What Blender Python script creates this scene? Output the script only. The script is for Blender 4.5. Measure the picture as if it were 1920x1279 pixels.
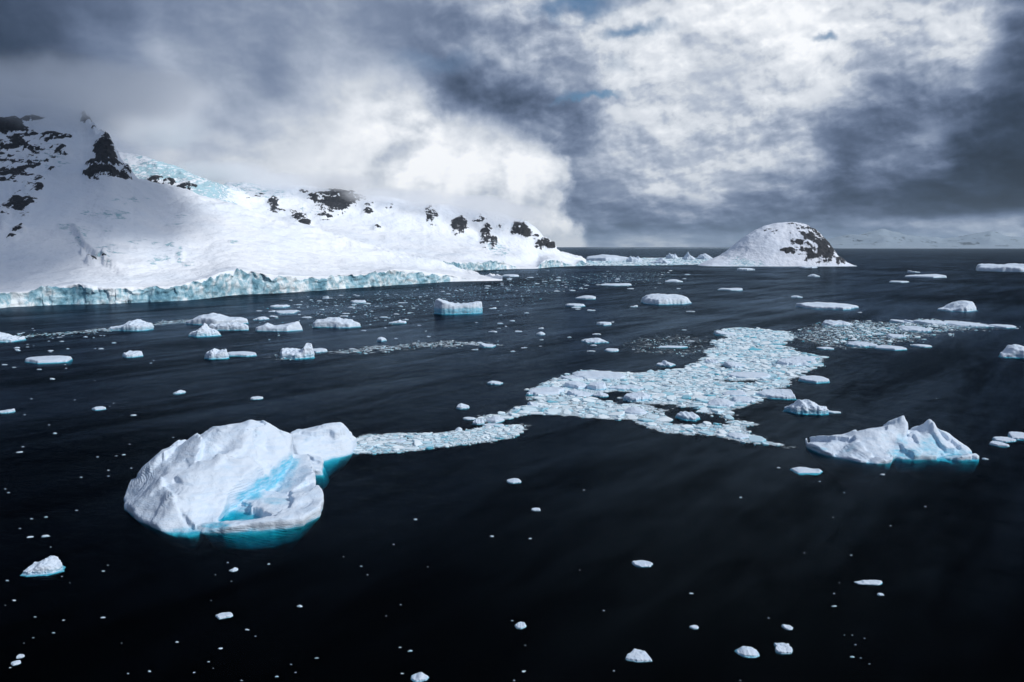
import bpy, math, random
import numpy as np

# ------------------------------------------------------------------ clear
for o in list(bpy.data.objects):
    bpy.data.objects.remove(o, do_unlink=True)
S = bpy.context.scene
COL = S.collection
R = math.radians

# ------------------------------------------------------------------ camera
CAM_H = 60.0
FPX = 1920 * 28.0 / 36.0                       # focal length in photo pixels
PITCH = math.atan((639.5 - 462.0) / FPX)       # horizon sits at row 462
cd = bpy.data.cameras.new('camera')
cd.sensor_width = 36.0
cd.lens = 28.0
cd.clip_start = 1.0
cd.clip_end = 200000.0
cam = bpy.data.objects.new('camera', cd)
cam.location = (0, 0, CAM_H)
cam.rotation_euler = (R(90) - PITCH, 0, 0)
COL.objects.link(cam)
S.camera = cam

# ------------------------------------------------------------------ render / exposure
S.view_settings.view_transform = 'Standard'
S.view_settings.look = 'None'
S.view_settings.exposure = 0.0
S.view_settings.gamma = 1.0
S.render.engine = 'CYCLES'
S.cycles.use_denoising = True
S.cycles.max_bounces = 14
S.cycles.diffuse_bounces = 4
S.cycles.glossy_bounces = 2
S.cycles.transparent_max_bounces = 12
S.cycles.volume_bounces = 10
S.cycles.volume_step_rate = 1.0
S.cycles.caustics_reflective = False
S.cycles.caustics_refractive = False

SUN_AZ, SUN_EL = 114.0, 37.0                    # degrees right of straight ahead, above horizon
SDIR = (math.sin(R(SUN_AZ)) * math.cos(R(SUN_EL)), math.cos(R(SUN_AZ)) * math.cos(R(SUN_EL)), math.sin(R(SUN_EL)))


# ------------------------------------------------------------------ node helpers
class NT:
    """small wrapper for building node trees"""
    def __init__(self, tree):
        self.t = tree
        for n in list(tree.nodes):
            tree.nodes.remove(n)

    def n(self, typ, **kw):
        nd = self.t.nodes.new(typ)
        for k, v in kw.items():
            setattr(nd, k, v)
        return nd

    def put(self, sock, v):
        if v is None:
            return
        if hasattr(v, 'is_output') or isinstance(v, bpy.types.NodeSocket):
            self.t.links.new(v, sock)
        else:
            if sock.type == 'RGBA' and len(v) == 3:
                v = (*v, 1.0)
            sock.default_value = v

    def m(self, op, a, b=None, c=None, clamp=False):
        nd = self.n('ShaderNodeMath', operation=op, use_clamp=clamp)
        for i, v in enumerate((a, b, c)):
            self.put(nd.inputs[i], v)
        return nd.outputs[0]

    def vm(self, op, a, b=None, s=None):
        nd = self.n('ShaderNodeVectorMath', operation=op)
        self.put(nd.inputs[0], a)
        if b is not None:
            self.put(nd.inputs[1], b)
        if s is not None:
            self.put(nd.inputs['Scale'], s)
        return nd.outputs['Value'] if op in ('LENGTH', 'DOT_PRODUCT', 'DISTANCE') else nd.outputs[0]

    def rng(self, v, a, b, c=0.0, d=1.0, smooth=True):
        nd = self.n('ShaderNodeMapRange', interpolation_type='SMOOTHSTEP' if smooth else 'LINEAR')
        self.put(nd.inputs[0], v)
        for i, x in enumerate((a, b, c, d)):
            self.put(nd.inputs[i + 1], x)
        return nd.outputs[0]

    def noise(self, vec, scale, detail=4.0, rough=0.5, dist=0.0, color=False):
        nd = self.n('ShaderNodeTexNoise')
        self.put(nd.inputs['Vector'], vec)
        nd.inputs['Scale'].default_value = scale
        nd.inputs['Detail'].default_value = detail
        nd.inputs['Roughness'].default_value = rough
        nd.inputs['Distortion'].default_value = dist
        return nd.outputs['Color' if color else 'Fac']

    def mix(self, f, a, b, mode='MIX'):
        nd = self.n('ShaderNodeMix', data_type='RGBA', blend_type=mode)
        self.put(nd.inputs[0], f)
        self.put(nd.inputs[6], a)
        self.put(nd.inputs[7], b)
        return nd.outputs[2]

    def ramp(self, v, stops, interp='EASE'):
        nd = self.n('ShaderNodeValToRGB')
        cr = nd.color_ramp
        cr.interpolation = interp
        while len(cr.elements) < len(stops):
            cr.elements.new(0.5)
        for e, (p, c) in zip(cr.elements, stops):
            e.position = p
            e.color = (*c, 1) if not isinstance(c, float) else (c, c, c, 1)
        self.put(nd.inputs[0], v)
        return nd.outputs[0]

    def comb(self, x, y, z):
        nd = self.n('ShaderNodeCombineXYZ')
        self.put(nd.inputs[0], x); self.put(nd.inputs[1], y); self.put(nd.inputs[2], z)
        return nd.outputs[0]

    def sep(self, v):
        nd = self.n('ShaderNodeSeparateXYZ')
        self.put(nd.inputs[0], v)
        return nd.outputs


def lin(v):
    v = v / 255.0
    return v / 12.92 if v <= 0.04045 else ((v + 0.055) / 1.055) ** 2.4


def azel(px, py):
    """photo pixel -> azimuth, elevation of that direction"""
    x = (px - 960) / FPX
    up = (639.5 - py) / FPX
    y = math.cos(PITCH) + up * math.sin(PITCH)
    z = -math.sin(PITCH) + up * math.cos(PITCH)
    return math.atan2(x, y), math.atan2(z, math.hypot(x, y))


# ------------------------------------------------------------------ world: broken cloud over a Nishita sky
W = bpy.data.worlds.new('World')
S.world = W
W.use_nodes = True


def build_world():
    q = NT(W.node_tree)
    tc = q.n('ShaderNodeTexCoord')
    d = tc.outputs['Generated']
    dx, dy, dz = q.sep(d)
    az = q.m('ARCTAN2', dx, dy)
    el = q.m('ARCSINE', dz)
    # cloud-deck coordinates: flat layers seen in perspective
    den = q.m('ADD', q.m('MAXIMUM', dz, 0.0), 0.10)
    deck = q.comb(q.m('DIVIDE', dx, den), q.m('DIVIDE', dy, den), 0.0)
    ang = q.comb(q.m('MULTIPLY', az, 1.0), q.m('MULTIPLY', el, 1.5), 0.37)
    # domain warp
    w1 = q.vm('SUBTRACT', q.noise(ang, 6.0, 3.0, 0.5, 0.0, color=True), (0.5, 0.5, 0.5))
    w2 = q.vm('SUBTRACT', q.noise(deck, 2.2, 3.0, 0.5, 0.0, color=True), (0.5, 0.5, 0.5))
    wx, wy, _ = q.sep(w1)
    vx, vy, _ = q.sep(w2)
    low = q.rng(el, 0.0, 0.12, 0.16, 1.0)       # less warp close to the horizon
    az2 = q.m('ADD', az, q.m('ADD', q.m('MULTIPLY', wx, 0.11), q.m('MULTIPLY', vx, 0.015)))
    el2 = q.m('ADD', el, q.m('MULTIPLY', low, q.m('ADD', q.m('MULTIPLY', wy, 0.07), q.m('MULTIPLY', vy, 0.015))))
    A0 = 0.80
    u = q.rng(az2, -A0, A0, 0.0, 1.0, smooth=False)
    pxs = [-200, 0, 107, 213, 320, 427, 533, 640, 747, 853, 960, 1067, 1173, 1280, 1387, 1493, 1600, 1707, 1813, 1920, 2150]
    rows = [
        (-420, [90, 95, 100, 115, 130, 150, 160, 165, 160, 160, 175, 180, 190, 195, 195, 190, 190, 185, 175, 160, 150]),
        (0,    [66, 70, 80, 98, 124, 142, 150, 152, 150, 150, 178, 160, 192, 200, 198, 196, 200, 188, 160, 130, 120]),
        (60,   [66, 70, 84, 108, 138, 152, 150, 158, 135, 140, 168, 165, 188, 212, 238, 224, 208, 200, 184, 128, 118]),
        (120,  [64, 68, 84, 126, 168, 158, 140, 176, 150, 98, 150, 166, 202, 222, 226, 244, 184, 176, 232, 108, 98]),
        (180,  [60, 68, 84, 128, 180, 168, 150, 200, 185, 92, 92, 118, 168, 210, 212, 180, 138, 140, 172, 86, 78]),
        (240,  [70, 80, 92, 140, 176, 180, 200, 218, 224, 150, 98, 116, 172, 196, 176, 154, 118, 92, 84, 66, 62]),
        (300,  [100, 110, 130, 172, 190, 200, 220, 230, 232, 170, 132, 132, 148, 196, 206, 170, 90, 150, 62, 46, 44]),
        (350,  [120, 130, 150, 184, 205, 220, 228, 232, 232, 190, 150, 136, 176, 160, 186, 140, 84, 84, 54, 36, 34]),
        (400,  [120, 130, 150, 180, 195, 205, 215, 220, 215, 200, 160, 110, 116, 134, 116, 88, 80, 70, 56, 42, 40]),
        (428,  [120, 130, 150, 180, 195, 205, 215, 220, 215, 200, 150, 98, 104, 130, 96, 104, 122, 156, 146, 160, 165]),
        (460,  [120, 130, 150, 180, 195, 205, 215, 220, 215, 200, 150, 136, 168, 190, 158, 146, 148, 158, 162, 178, 178]),
    ]
    acc = None
    for i, (py, vals) in enumerate(rows):
        stops = []
        for px, v in zip(pxs, vals):
            a, _ = azel(px, 300)
            g = lin(min(250, v * (1.10 if 1000 < px < 1650 and py < 420 else 1.04 if px >= 1650 and py < 320 else 1.0)))
            stops.append(((a + A0) / (2 * A0), float(g)))
        r = q.ramp(u, stops, 'EASE')
        _, e = azel(960, py)
        if acc is None:
            acc = r
        else:
            f = q.rng(el2, e, prev, 0.0, 1.0)
            acc = q.mix(f, r, acc)
        prev = e
    tone = q.n('ShaderNodeSeparateColor')
    q.put(tone.inputs[0], acc)
    L = tone.outputs[0]
    # outside the photographed part of the sky: plain broken overcast
    side = q.rng(q.m('ABSOLUTE', az), 0.75, 1.25)
    gen = q.rng(q.noise(deck, 0.9, 6.0, 0.55, 0.3), 0.35, 0.65, 0.12, 0.34)
    L = q.m('ADD', q.m('MULTIPLY', L, q.m('SUBTRACT', 1.0, side)), q.m('MULTIPLY', gen, side))
    # fractal cloud texture: billows, flatter towards the horizon, lit from above
    elc = q.m('ADD', q.m('MULTIPLY', el, 1.35), q.m('MULTIPLY', q.m('SUBTRACT', 1.0, q.m('POWER', 2.718, q.m('MULTIPLY', q.m('MAXIMUM', el, 0.0), -18.0))), 0.10))
    dk = q.comb(az, elc, 0.0)
    wv = q.vm('SUBTRACT', q.noise(dk, 9.0, 4.0, 0.5, 0.0, color=True), (0.5, 0.5, 0.5))
    dk = q.vm('ADD', dk, q.vm('SCALE', wv, s=0.03))
    n1 = q.noise(dk, 10.0, 9.0, 0.55, 0.0)
    n1b = q.noise(q.vm('ADD', dk, (0.006, 0.014, 0.0)), 10.0, 9.0, 0.55, 0.0)
    n2 = q.noise(q.vm('ADD', dk, (7.0, 3.0, 4.0)), 26.0, 9.0, 0.56, 0.0)
    n2b = q.noise(q.vm('ADD', dk, (7.003, 3.006, 4.0)), 26.0, 9.0, 0.56, 0.0)
    nn = q.m('ADD', q.m('MULTIPLY', n1, 0.74), q.m('MULTIPLY', n2, 0.26))
    puff = q.m('ADD', q.m('MULTIPLY', q.m('SUBTRACT', n1, n1b), 1.9), q.m('MULTIPLY', q.m('SUBTRACT', n2, n2b), 1.0))
    rightw = q.rng(az, -0.18, 0.03, 0.30, 1.0)       # soft veil of cloud on the mountain side, crisp on the other
    shp = q.rng(nn, 0.38, 0.62, -0.5, 0.5)
    nd_ = q.m('MULTIPLY', q.m('ADD', q.m('MULTIPLY', shp, 0.75), puff), rightw)
    L = q.m('MULTIPLY', L, q.m('POWER', 2.718, q.m('MULTIPLY', nd_, 1.0)))
    L = q.m('MINIMUM', L, q.m('ADD', 0.38, q.m('MULTIPLY', L, 0.45)))
    # bright cumulus bank spilling off the mountain, with a crisp right edge
    top = [(520, 250), (600, 190), (660, 150), (700, 138), (745, 148), (800, 168), (835, 202), (870, 214), (930, 216), (990, 238),
           (1025, 262), (1044, 290), (1062, 335), (1082, 400), (1110, 480)]
    stops = []
    for px, py in top:
        a, e = azel(px, py)
        stops.append(((a + 0.4) / 0.6, float(min(1, max(0, (e + 0.15) / 0.5)))))
    q1 = q.vm('SUBTRACT', q.noise(q.comb(az, el, 5.0), 14.0, 9.0, 0.6, 0.0, color=True), (0.5, 0.5, 0.5))
    ax, ay, _ = q.sep(q1)
    az3 = q.m('ADD', az, q.m('MULTIPLY', ax, 0.10))
    el3 = q.m('ADD', el, q.m('MULTIPLY', ay, 0.07))
    ub = q.rng(az3, -0.4, 0.2, 0.0, 1.0, smooth=False)
    eb = q.m('SUBTRACT', q.m('MULTIPLY', q.ramp(ub, stops, 'LINEAR'), 0.5), 0.15)
    b0, _ = azel(820, 300); b1, _ = azel(600, 300)
    bank = q.rng(q.m('SUBTRACT', eb, el3), q.rng(az, b0, b1, -0.022, -0.05), q.rng(az, b0, b1, 0.050, 0.11))
    a0, _ = azel(470, 300); a1, _ = azel(800, 300)
    bank = q.m('MULTIPLY', bank, q.rng(az3, a0, a1))
    a2, _ = azel(1140, 300)
    bank = q.m('MULTIPLY', bank, q.rng(az3, a2, a2 - 0.04))
    bc = q.comb(az, q.m('MULTIPLY', el, 1.25), 9.0)
    i1 = q.noise(bc, 10.0, 9.0, 0.55, 0.0)
    i2 = q.noise(q.vm('ADD', bc, (-0.008, 0.012, 0.0)), 10.0, 9.0, 0.55, 0.0)
    inner = q.m('ADD', q.rng(i1, 0.32, 0.54, 0.72, 1.0), q.m('MULTIPLY', q.m('SUBTRACT', i1, i2), 1.6))
    L = q.m('ADD', q.m('MULTIPLY', L, q.m('SUBTRACT', 1.0, bank)), q.m('MULTIPLY', inner, bank))
    L = q.m('MAXIMUM', L, 0.02)
    L = q.m('MINIMUM', L, 1.0)
    # cloud colour from tone: slate blue shade to white
    colr = q.ramp(L, [(0.0, (0.50, 0.92, 1.72)), (0.10, (0.68, 0.97, 1.62)), (0.35, (0.84, 1.0, 1.32)), (0.65, (0.94, 1.01, 1.12)), (1.0, (0.98, 1.0, 1.03))], 'LINEAR')
    cloud = q.vm('SCALE', colr, s=L)
    # blue openings
    sky = q.n('ShaderNodeTexSky', sky_type='NISHITA', sun_disc=False, sun_elevation=R(SUN_EL), sun_rotation=R(SUN_AZ))
    skyc = q.vm('MULTIPLY', q.vm('SCALE', sky.outputs[0], s=0.075), (0.6, 0.92, 1.15))
    gap = None
    for px, py, sx, sy in [(1085, 12, 62, 20), (1195, 55, 45, 13), (1105, 184, 42, 7), (1557, 66, 22, 9), (1150, 120, 26, 22), (810, 120, 60, 20)]:
        a, e = azel(px, py)
        v = q.comb(q.m('MULTIPLY', q.m('SUBTRACT', az3, a), FPX / (sx * 1.25)), q.m('MULTIPLY', q.m('SUBTRACT', el3, e), FPX / sy), 0.0)
        g = q.rng(q.vm('LENGTH', v), 1.5, 0.1, 0.0, 0.22 if px in (1150, 810) else 0.8)
        gap = g if gap is None else q.m('MAXIMUM', gap, g)
    outc = q.mix(gap, cloud, skyc)
    # below the horizon
    outc = q.mix(q.rng(el, 0.0, -0.03), outc, (0.10, 0.13, 0.17))
    bg = q.n('ShaderNodeBackground')
    q.put(bg.inputs[0], outc)
    bg.inputs[1].default_value = 1.0
    out = q.n('ShaderNodeOutputWorld')
    q.t.links.new(bg.outputs[0], out.inputs[0])


build_world()
W.cycles.sampling_method = 'MANUAL'
W.cycles.sample_map_resolution = 1024

# ------------------------------------------------------------------ sun
sd = bpy.data.lights.new('sun', 'SUN')
sd.energy = 3.2
sd.angle = R(3.0)
sd.color = (1.0, 0.98, 0.95)
sun = bpy.data.objects.new('sun', sd)
sun.location = (0, 0, 3000)
sun.rotation_euler = (R(90 - SUN_EL), 0, R(180 - SUN_AZ))
COL.objects.link(sun)

# ------------------------------------------------------------------ numpy noise
_rs = np.random.RandomState(7)
_perm = _rs.permutation(256).astype(np.int32)
_perm = np.concatenate([_perm, _perm, _perm])
_g = _rs.normal(size=(256, 3))
_g /= np.linalg.norm(_g, axis=1)[:, None]


def perlin(x, y, z):
    x = np.asarray(x, float); y = np.asarray(y, float); z = np.asarray(z, float)
    x, y, z = np.broadcast_arrays(x, y, z)
    xi = np.floor(x).astype(np.int64); yi = np.floor(y).astype(np.int64); zi = np.floor(z).astype(np.int64)
    xf = x - xi; yf = y - yi; zf = z - zi
    xi &= 255; yi &= 255; zi &= 255
    fx = xf * xf * xf * (xf * (xf * 6 - 15) + 10)
    fy = yf * yf * yf * (yf * (yf * 6 - 15) + 10)
    fz = zf * zf * zf * (zf * (zf * 6 - 15) + 10)

    def gr(i, j, k):
        h = _perm[_perm[_perm[xi + i] + yi + j] + zi + k]
        gg = _g[h]
        return gg[..., 0] * (xf - i) + gg[..., 1] * (yf - j) + gg[..., 2] * (zf - k)
    l = lambda a, b, t: a + (b - a) * t
    return l(l(l(gr(0, 0, 0), gr(1, 0, 0), fx), l(gr(0, 1, 0), gr(1, 1, 0), fx), fy),
             l(l(gr(0, 0, 1), gr(1, 0, 1), fx), l(gr(0, 1, 1), gr(1, 1, 1), fx), fy), fz) * 1.6


def fbm(x, y, z, octv=4, gain=0.5, ridged=False):
    a, s, t = 1.0, 0.0, 0.0
    f = 1.0
    for i in range(octv):
        n = perlin(x * f + 13.1 * i, y * f - 7.7 * i, z * f + 3.3 * i)
        if ridged:
            n = 1 - 2 * np.abs(n)
        s = s + a * n
        t += a
        a *= gain
        f *= 2.03
    return s / t


def sstep(a, b, x):
    t = np.clip((x - a) / (b - a), 0, 1)
    return t * t * (3 - 2 * t)


# ------------------------------------------------------------------ photo pixel -> place
def tslope(py):
    """drop per metre ahead of the view ray through photo row py"""
    up = (639.5 - np.asarray(py, float)) / FPX
    return -(-math.sin(PITCH) + up * math.cos(PITCH)) / (math.cos(PITCH) + up * math.sin(PITCH))


def xslope(px, py):
    up = (639.5 - np.asarray(py, float)) / FPX
    return ((np.asarray(px, float) - 960) / FPX) / (math.cos(PITCH) + up * math.sin(PITCH))


def ground(px, py):
    Y = CAM_H / tslope(py)
    return float(Y * xslope(px, py)), float(Y)


def at(px, py, Y):
    """point on the ray through (px, py) at distance Y ahead"""
    return float(Y * xslope(px, py)), float(Y), float(CAM_H - Y * tslope(py))


def row_of(Y, z):
    """photo row of a point"""
    s = (CAM_H - z) / Y
    # s = -( -sp + up cp)/(cp + up sp)
    sp, cp = math.sin(PITCH), math.cos(PITCH)
    up = (sp - s * cp) / (cp + s * sp)
    return 639.5 - up * FPX


def col_of(X, Y, z):
    py = row_of(Y, z)
    up = (639.5 - py) / FPX
    return 960 + FPX * X / Y * (math.cos(PITCH) + up * math.sin(PITCH))


# ------------------------------------------------------------------ mesh helpers
def mesh_from(name, V, F, attrs=None, smooth=True):
    """V (n,3), F (m,k) arrays -> mesh data"""
    V = np.asarray(V, np.float32)
    F = np.asarray(F, np.int32)
    me = bpy.data.meshes.new(name)
    k = F.shape[1]
    me.vertices.add(len(V))
    me.vertices.foreach_set('co', V.ravel())
    me.loops.add(F.size)
    me.loops.foreach_set('vertex_index', F.ravel())
    me.polygons.add(len(F))
    me.polygons.foreach_set('loop_start', np.arange(0, F.size, k, dtype=np.int32))
    me.polygons.foreach_set('use_smooth', np.full(len(F), smooth, dtype=bool))
    me.update(calc_edges=True)
    for an, av in (attrs or {}).items():
        a = me.attributes.new(an, 'FLOAT', 'POINT')
        a.data.foreach_set('value', np.asarray(av, np.float32).ravel())
    me.validate()
    return me


def link(name, me, mat, parent=None, loc=None):
    o = bpy.data.objects.new(name, me)
    COL.objects.link(o)
    if mat is not None and not me.materials:
        me.materials.append(mat)
    if parent is not None:
        o.parent = parent
    if loc is not None:
        o.location = loc
    return o


def split_mesh(o, V, F, attrs, mask, part, mat):
    """move the faces in mask into a child mesh named part"""
    def sub(fm):
        f = F[fm]
        used = np.unique(f)
        rm = -np.ones(len(V), int); rm[used] = np.arange(len(used))
        return mesh_from(part, V[used], rm[f], {k: np.asarray(v).ravel()[used] for k, v in attrs.items()})
    if not mask.any() or mask.all():
        return None
    c = link(part, sub(mask), mat, parent=o)
    old = o.data
    o.data = sub(~mask)
    o.data.name = old.name
    o.data.materials.append(mat)
    bpy.data.meshes.remove(old)
    return c


def split_berg(o, V, F, blue, mat):
    z = V[F][:, :, 2].mean(1)
    fb = blue[F].mean(1)
    under = z < 0.02
    veins = (~under) & (fb > 0.5) & (z > 0.2)
    # connected patches of blue ice; specks stay with the white ice
    lab = np.where(veins, np.arange(len(F)), -1)
    own = np.full(len(V), -1)
    for _ in range(400):
        own[:] = -1
        for c in range(F.shape[1]):
            np.maximum.at(own, F[veins, c], lab[veins])
        new = own[F[veins]].max(1)
        if (new == lab[veins]).all():
            break
        lab[veins] = new
    ids, cnt = np.unique(lab[veins], return_counts=True)
    keep = [i_ for i_, c_ in zip(ids, cnt) if c_ > 0.012 * len(F)]
    veins = np.isin(lab, keep) & veins
    if not keep:
        split_mesh(o, V, F, {'blue': blue}, under, 'submerged_foot', mat)
        return
    def sub(fm, nm):
        f = F[fm]; used = np.unique(f); rm = -np.ones(len(V), int); rm[used] = np.arange(len(used))
        return mesh_from(nm, V[used], rm[f], {'blue': blue[used]})
    link('submerged_foot', sub(under, 'submerged_foot'), mat, parent=o)
    for i_ in keep:
        link('blue_ice', sub(lab == i_, 'blue_ice'), mat, parent=o)
    old = o.data
    o.data = sub(~(under | veins), old.name)
    o.data.materials.append(mat)
    bpy.data.meshes.remove(old)


def tag(o, label=None, cat=None, group=None, kind=None):
    if label: o['label'] = label
    if cat: o['category'] = cat
    if group: o['group'] = group
    if kind: o['kind'] = kind
    return o


def grid_faces(nu, nv):
    i = np.arange(nu - 1)[:, None] * nv + np.arange(nv - 1)[None, :]
    i = i.ravel()
    return np.stack([i, i + nv, i + nv + 1, i + 1], 1)


def surface_nets(Fv, org, h):
    """isosurface (Fv < 0 inside) of a scalar grid -> V, F (quads)"""
    nx, ny, nz = Fv.shape
    ins = Fv < 0
    c = ins[:-1, :-1, :-1].astype(np.int8)
    tot = np.zeros((nx - 1, ny - 1, nz - 1), np.int8)
    for a in (0, 1):
        for b in (0, 1):
            for d in (0, 1):
                tot += ins[a:nx - 1 + a, b:ny - 1 + b, d:nz - 1 + d]
    act = (tot > 0) & (tot < 8)
    ci = np.argwhere(act)
    idx = -np.ones(act.shape, np.int64)
    idx[act] = np.arange(len(ci))
    P = np.zeros((len(ci), 3)); Wt = np.zeros(len(ci))
    offs = [np.array(o) for o in [(0, 0, 0), (1, 0, 0), (0, 1, 0), (1, 1, 0), (0, 0, 1), (1, 0, 1), (0, 1, 1), (1, 1, 1)]]
    edges = [(0, 1), (2, 3), (4, 5), (6, 7), (0, 2), (1, 3), (4, 6), (5, 7), (0, 4), (1, 5), (2, 6), (3, 7)]
    for a, b in edges:
        pa = ci + offs[a]; pb = ci + offs[b]
        fa = Fv[pa[:, 0], pa[:, 1], pa[:, 2]]; fb = Fv[pb[:, 0], pb[:, 1], pb[:, 2]]
        cr = (fa < 0) != (fb < 0)
        t = np.where(cr, fa / np.where(cr, fa - fb, 1), 0)
        P += np.where(cr[:, None], pa + t[:, None] * (pb - pa), 0)
        Wt += cr
    P /= Wt[:, None]
    V = P * np.asarray(h) + np.asarray(org)
    Fs = []
    for ax in range(3):
        s0 = [slice(None)] * 3; s1 = [slice(None)] * 3
        s0[ax] = slice(0, -1); s1[ax] = slice(1, None)
        a_in = ins[tuple(s0)]; b_in = ins[tuple(s1)]
        ch = np.argwhere(a_in != b_in)
        o1, o2 = [(1, 2), (2, 0), (0, 1)][ax]
        ok = (ch[:, o1] > 0) & (ch[:, o2] > 0) & (ch[:, o1] < Fv.shape[o1] - 1) & (ch[:, o2] < Fv.shape[o2] - 1)
        ch = ch[ok]
        if not len(ch):
            continue
        e1 = np.zeros(3, int); e1[o1] = 1
        e2 = np.zeros(3, int); e2[o2] = 1
        g = lambda p: idx[p[:, 0], p[:, 1], p[:, 2]]
        q = np.stack([g(ch - e1 - e2), g(ch - e2), g(ch), g(ch - e1)], 1)
        fl = ~a_in[ch[:, 0], ch[:, 1], ch[:, 2]]
        q[fl] = q[fl][:, ::-1]
        Fs.append(q)
    return V, np.concatenate(Fs)


# ------------------------------------------------------------------ materials
def new_mat(name):
    m = bpy.data.materials.new(name)
    m.use_nodes = True
    return m, NT(m.node_tree)


def attr(q, name):
    nd = q.n('ShaderNodeAttribute', attribute_name=name)
    return nd.outputs['Fac']


def out_surface(q, sh):
    o = q.n('ShaderNodeOutputMaterial')
    q.t.links.new(sh, o.inputs[0])
    return o


def principled(q, col, rough=0.7, normal=None, spec=0.3):
    p = q.n('ShaderNodeBsdfPrincipled')
    q.put(p.inputs['Base Color'], col)
    q.put(p.inputs['Roughness'], rough)
    p.inputs['Specular IOR Level'].default_value = spec
    if normal is not None:
        q.t.links.new(normal, p.inputs['Normal'])
    return p.outputs[0]


def bump(q, h, dist, strength=1.0):
    b = q.n('ShaderNodeBump')
    b.inputs['Distance'].default_value = dist
    b.inputs['Strength'].default_value = strength
    q.put(b.inputs['Height'], h)
    return b.outputs[0]


def ice_material(name, white, blue, bs):
    """snow-dusted berg ice; the blue attribute marks freshly exposed, bubble-free ice"""
    m, q = new_mat(name)
    geo = q.n('ShaderNodeNewGeometry')
    pos = geo.outputs['Position']
    b = attr(q, 'blue')
    n = q.noise(pos, 0.35 * bs, 5, 0.6)
    st = q.noise(q.vm('MULTIPLY', pos, (0.25, 0.25, 1.6)), 0.8 * bs, 4, 0.55, 0.6)
    f = q.m('ADD', b, q.m('MULTIPLY', q.m('SUBTRACT', n, 0.5), 1.1))
    f = q.rng(f, 0.12, 0.95)
    w = q.mix(q.rng(st, 0.42, 0.66), white, tuple(c * k for c, k in zip(white, (0.90, 0.95, 0.99))))
    blv = q.mix(q.rng(q.noise(q.vm('MULTIPLY', pos, (0.35, 0.35, 1.8)), 1.1 * bs, 6, 0.65), 0.36, 0.64), blue, tuple(0.45 * a + 0.55 * b_ for a, b_ in zip(blue, white)))
    col = q.mix(f, w, blv)
    hgt = q.m('ADD', q.m('MULTIPLY', n, 0.7), q.m('MULTIPLY', q.noise(pos, 1.6 * bs, 5, 0.6), 0.25))
    hgt = q.m('ADD', hgt, q.m('ADD', q.m('MULTIPLY', st, 0.35), q.m('MULTIPLY', q.noise(q.vm('MULTIPLY', pos, (1.0, 0.25, 2.6)), 2.2 * bs, 5, 0.6), 0.4)))
    wav = q.n('ShaderNodeTexWave', wave_type='BANDS', bands_direction='DIAGONAL')
    q.put(wav.inputs['Vector'], q.vm('MULTIPLY', pos, (0.5, -0.25, 1.3)))
    wav.inputs['Scale'].default_value = 0.75 * bs
    wav.inputs['Distortion'].default_value = 6.0
    wav.inputs['Detail'].default_value = 4.0
    wav.inputs['Detail Scale'].default_value = 0.6
    hgt = q.m('ADD', hgt, q.m('MULTIPLY', q.m('MULTIPLY', wav.outputs['Fac'], q.rng(q.noise(pos, 0.12 * bs, 3, 0.5), 0.50, 0.66)), 0.2))
    vor = q.n('ShaderNodeTexVoronoi', feature='SMOOTH_F1')
    q.put(vor.inputs['Vector'], q.vm('MULTIPLY', pos, (1.0, 0.7, 1.4)))
    vor.inputs['Scale'].default_value = 0.6 * bs
    hgt = q.m('ADD', hgt, q.m('MULTIPLY', vor.outputs['Distance'], 0.55))
    nor = bump(q, hgt, 0.8 / bs, 0.5)
    out_surface(q, principled(q, col, 0.55, nor, 0.3))
    return m


M_ICE = ice_material('berg_ice', (0.63, 0.72, 0.83), (0.10, 0.48, 0.68), 1.0)
M_ICE_SMALL = ice_material('floe_ice', (0.60, 0.69, 0.80), (0.07, 0.45, 0.62), 2.2)


def brash_material():
    m, q = new_mat('brash_ice')
    b = attr(q, 'blue')
    geo = q.n('ShaderNodeNewGeometry')
    n = q.noise(geo.outputs['Position'], 1.4, 4, 0.6)
    col = q.ramp(q.m('ADD', b, q.m('MULTIPLY', q.m('SUBTRACT', n, 0.5), 0.3)),
                 [(0.0, (0.78, 0.87, 0.93)), (0.45, (0.58, 0.76, 0.86)), (0.75, (0.34, 0.60, 0.72)), (1.0, (0.08, 0.42, 0.56))], 'LINEAR')
    nor = bump(q, q.noise(geo.outputs['Position'], 3.0, 4, 0.6), 0.3, 0.6)
    out_surface(q, principled(q, col, 0.55, nor, 0.3))
    return m


M_BRASH = brash_material()


def slush_material():
    """film of slush between the brash pieces: broken by patches of open water"""
    m, q = new_mat('slush')
    geo = q.n('ShaderNodeNewGeometry')
    pos = geo.outputs['Position']
    edge = attr(q, 'cover')
    vor = q.n('ShaderNodeTexVoronoi', feature='DISTANCE_TO_EDGE')
    q.put(vor.inputs['Vector'], pos)
    vor.inputs['Scale'].default_value = 1.5
    v = q.rng(vor.outputs['Distance'], 0.02, 0.16)
    n = q.noise(pos, 0.22, 6, 0.65)
    fine = q.noise(pos, 1.1, 5, 0.7)
    col = q.mix(v, (0.16, 0.23, 0.29), q.mix(q.rng(fine, 0.35, 0.65), (0.40, 0.52, 0.60), (0.70, 0.79, 0.85)))
    cov = q.m('ADD', edge, q.m('MULTIPLY', q.m('SUBTRACT', n, 0.5), 1.5))
    cov = q.m('ADD', cov, q.m('MULTIPLY', q.m('SUBTRACT', fine, 0.5), 0.5))
    a = q.rng(cov, 0.25, 0.55)
    tr = q.n('ShaderNodeBsdfTransparent')
    mx = q.n('ShaderNodeMixShader')
    q.put(mx.inputs[0], a)
    q.t.links.new(tr.outputs[0], mx.inputs[1])
    q.t.links.new(principled(q, col, 0.5, bump(q, v, 0.15, 0.5), 0.4), mx.inputs[2])
    out_surface(q, mx.outputs[0])
    return m


M_SLUSH = slush_material()


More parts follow.
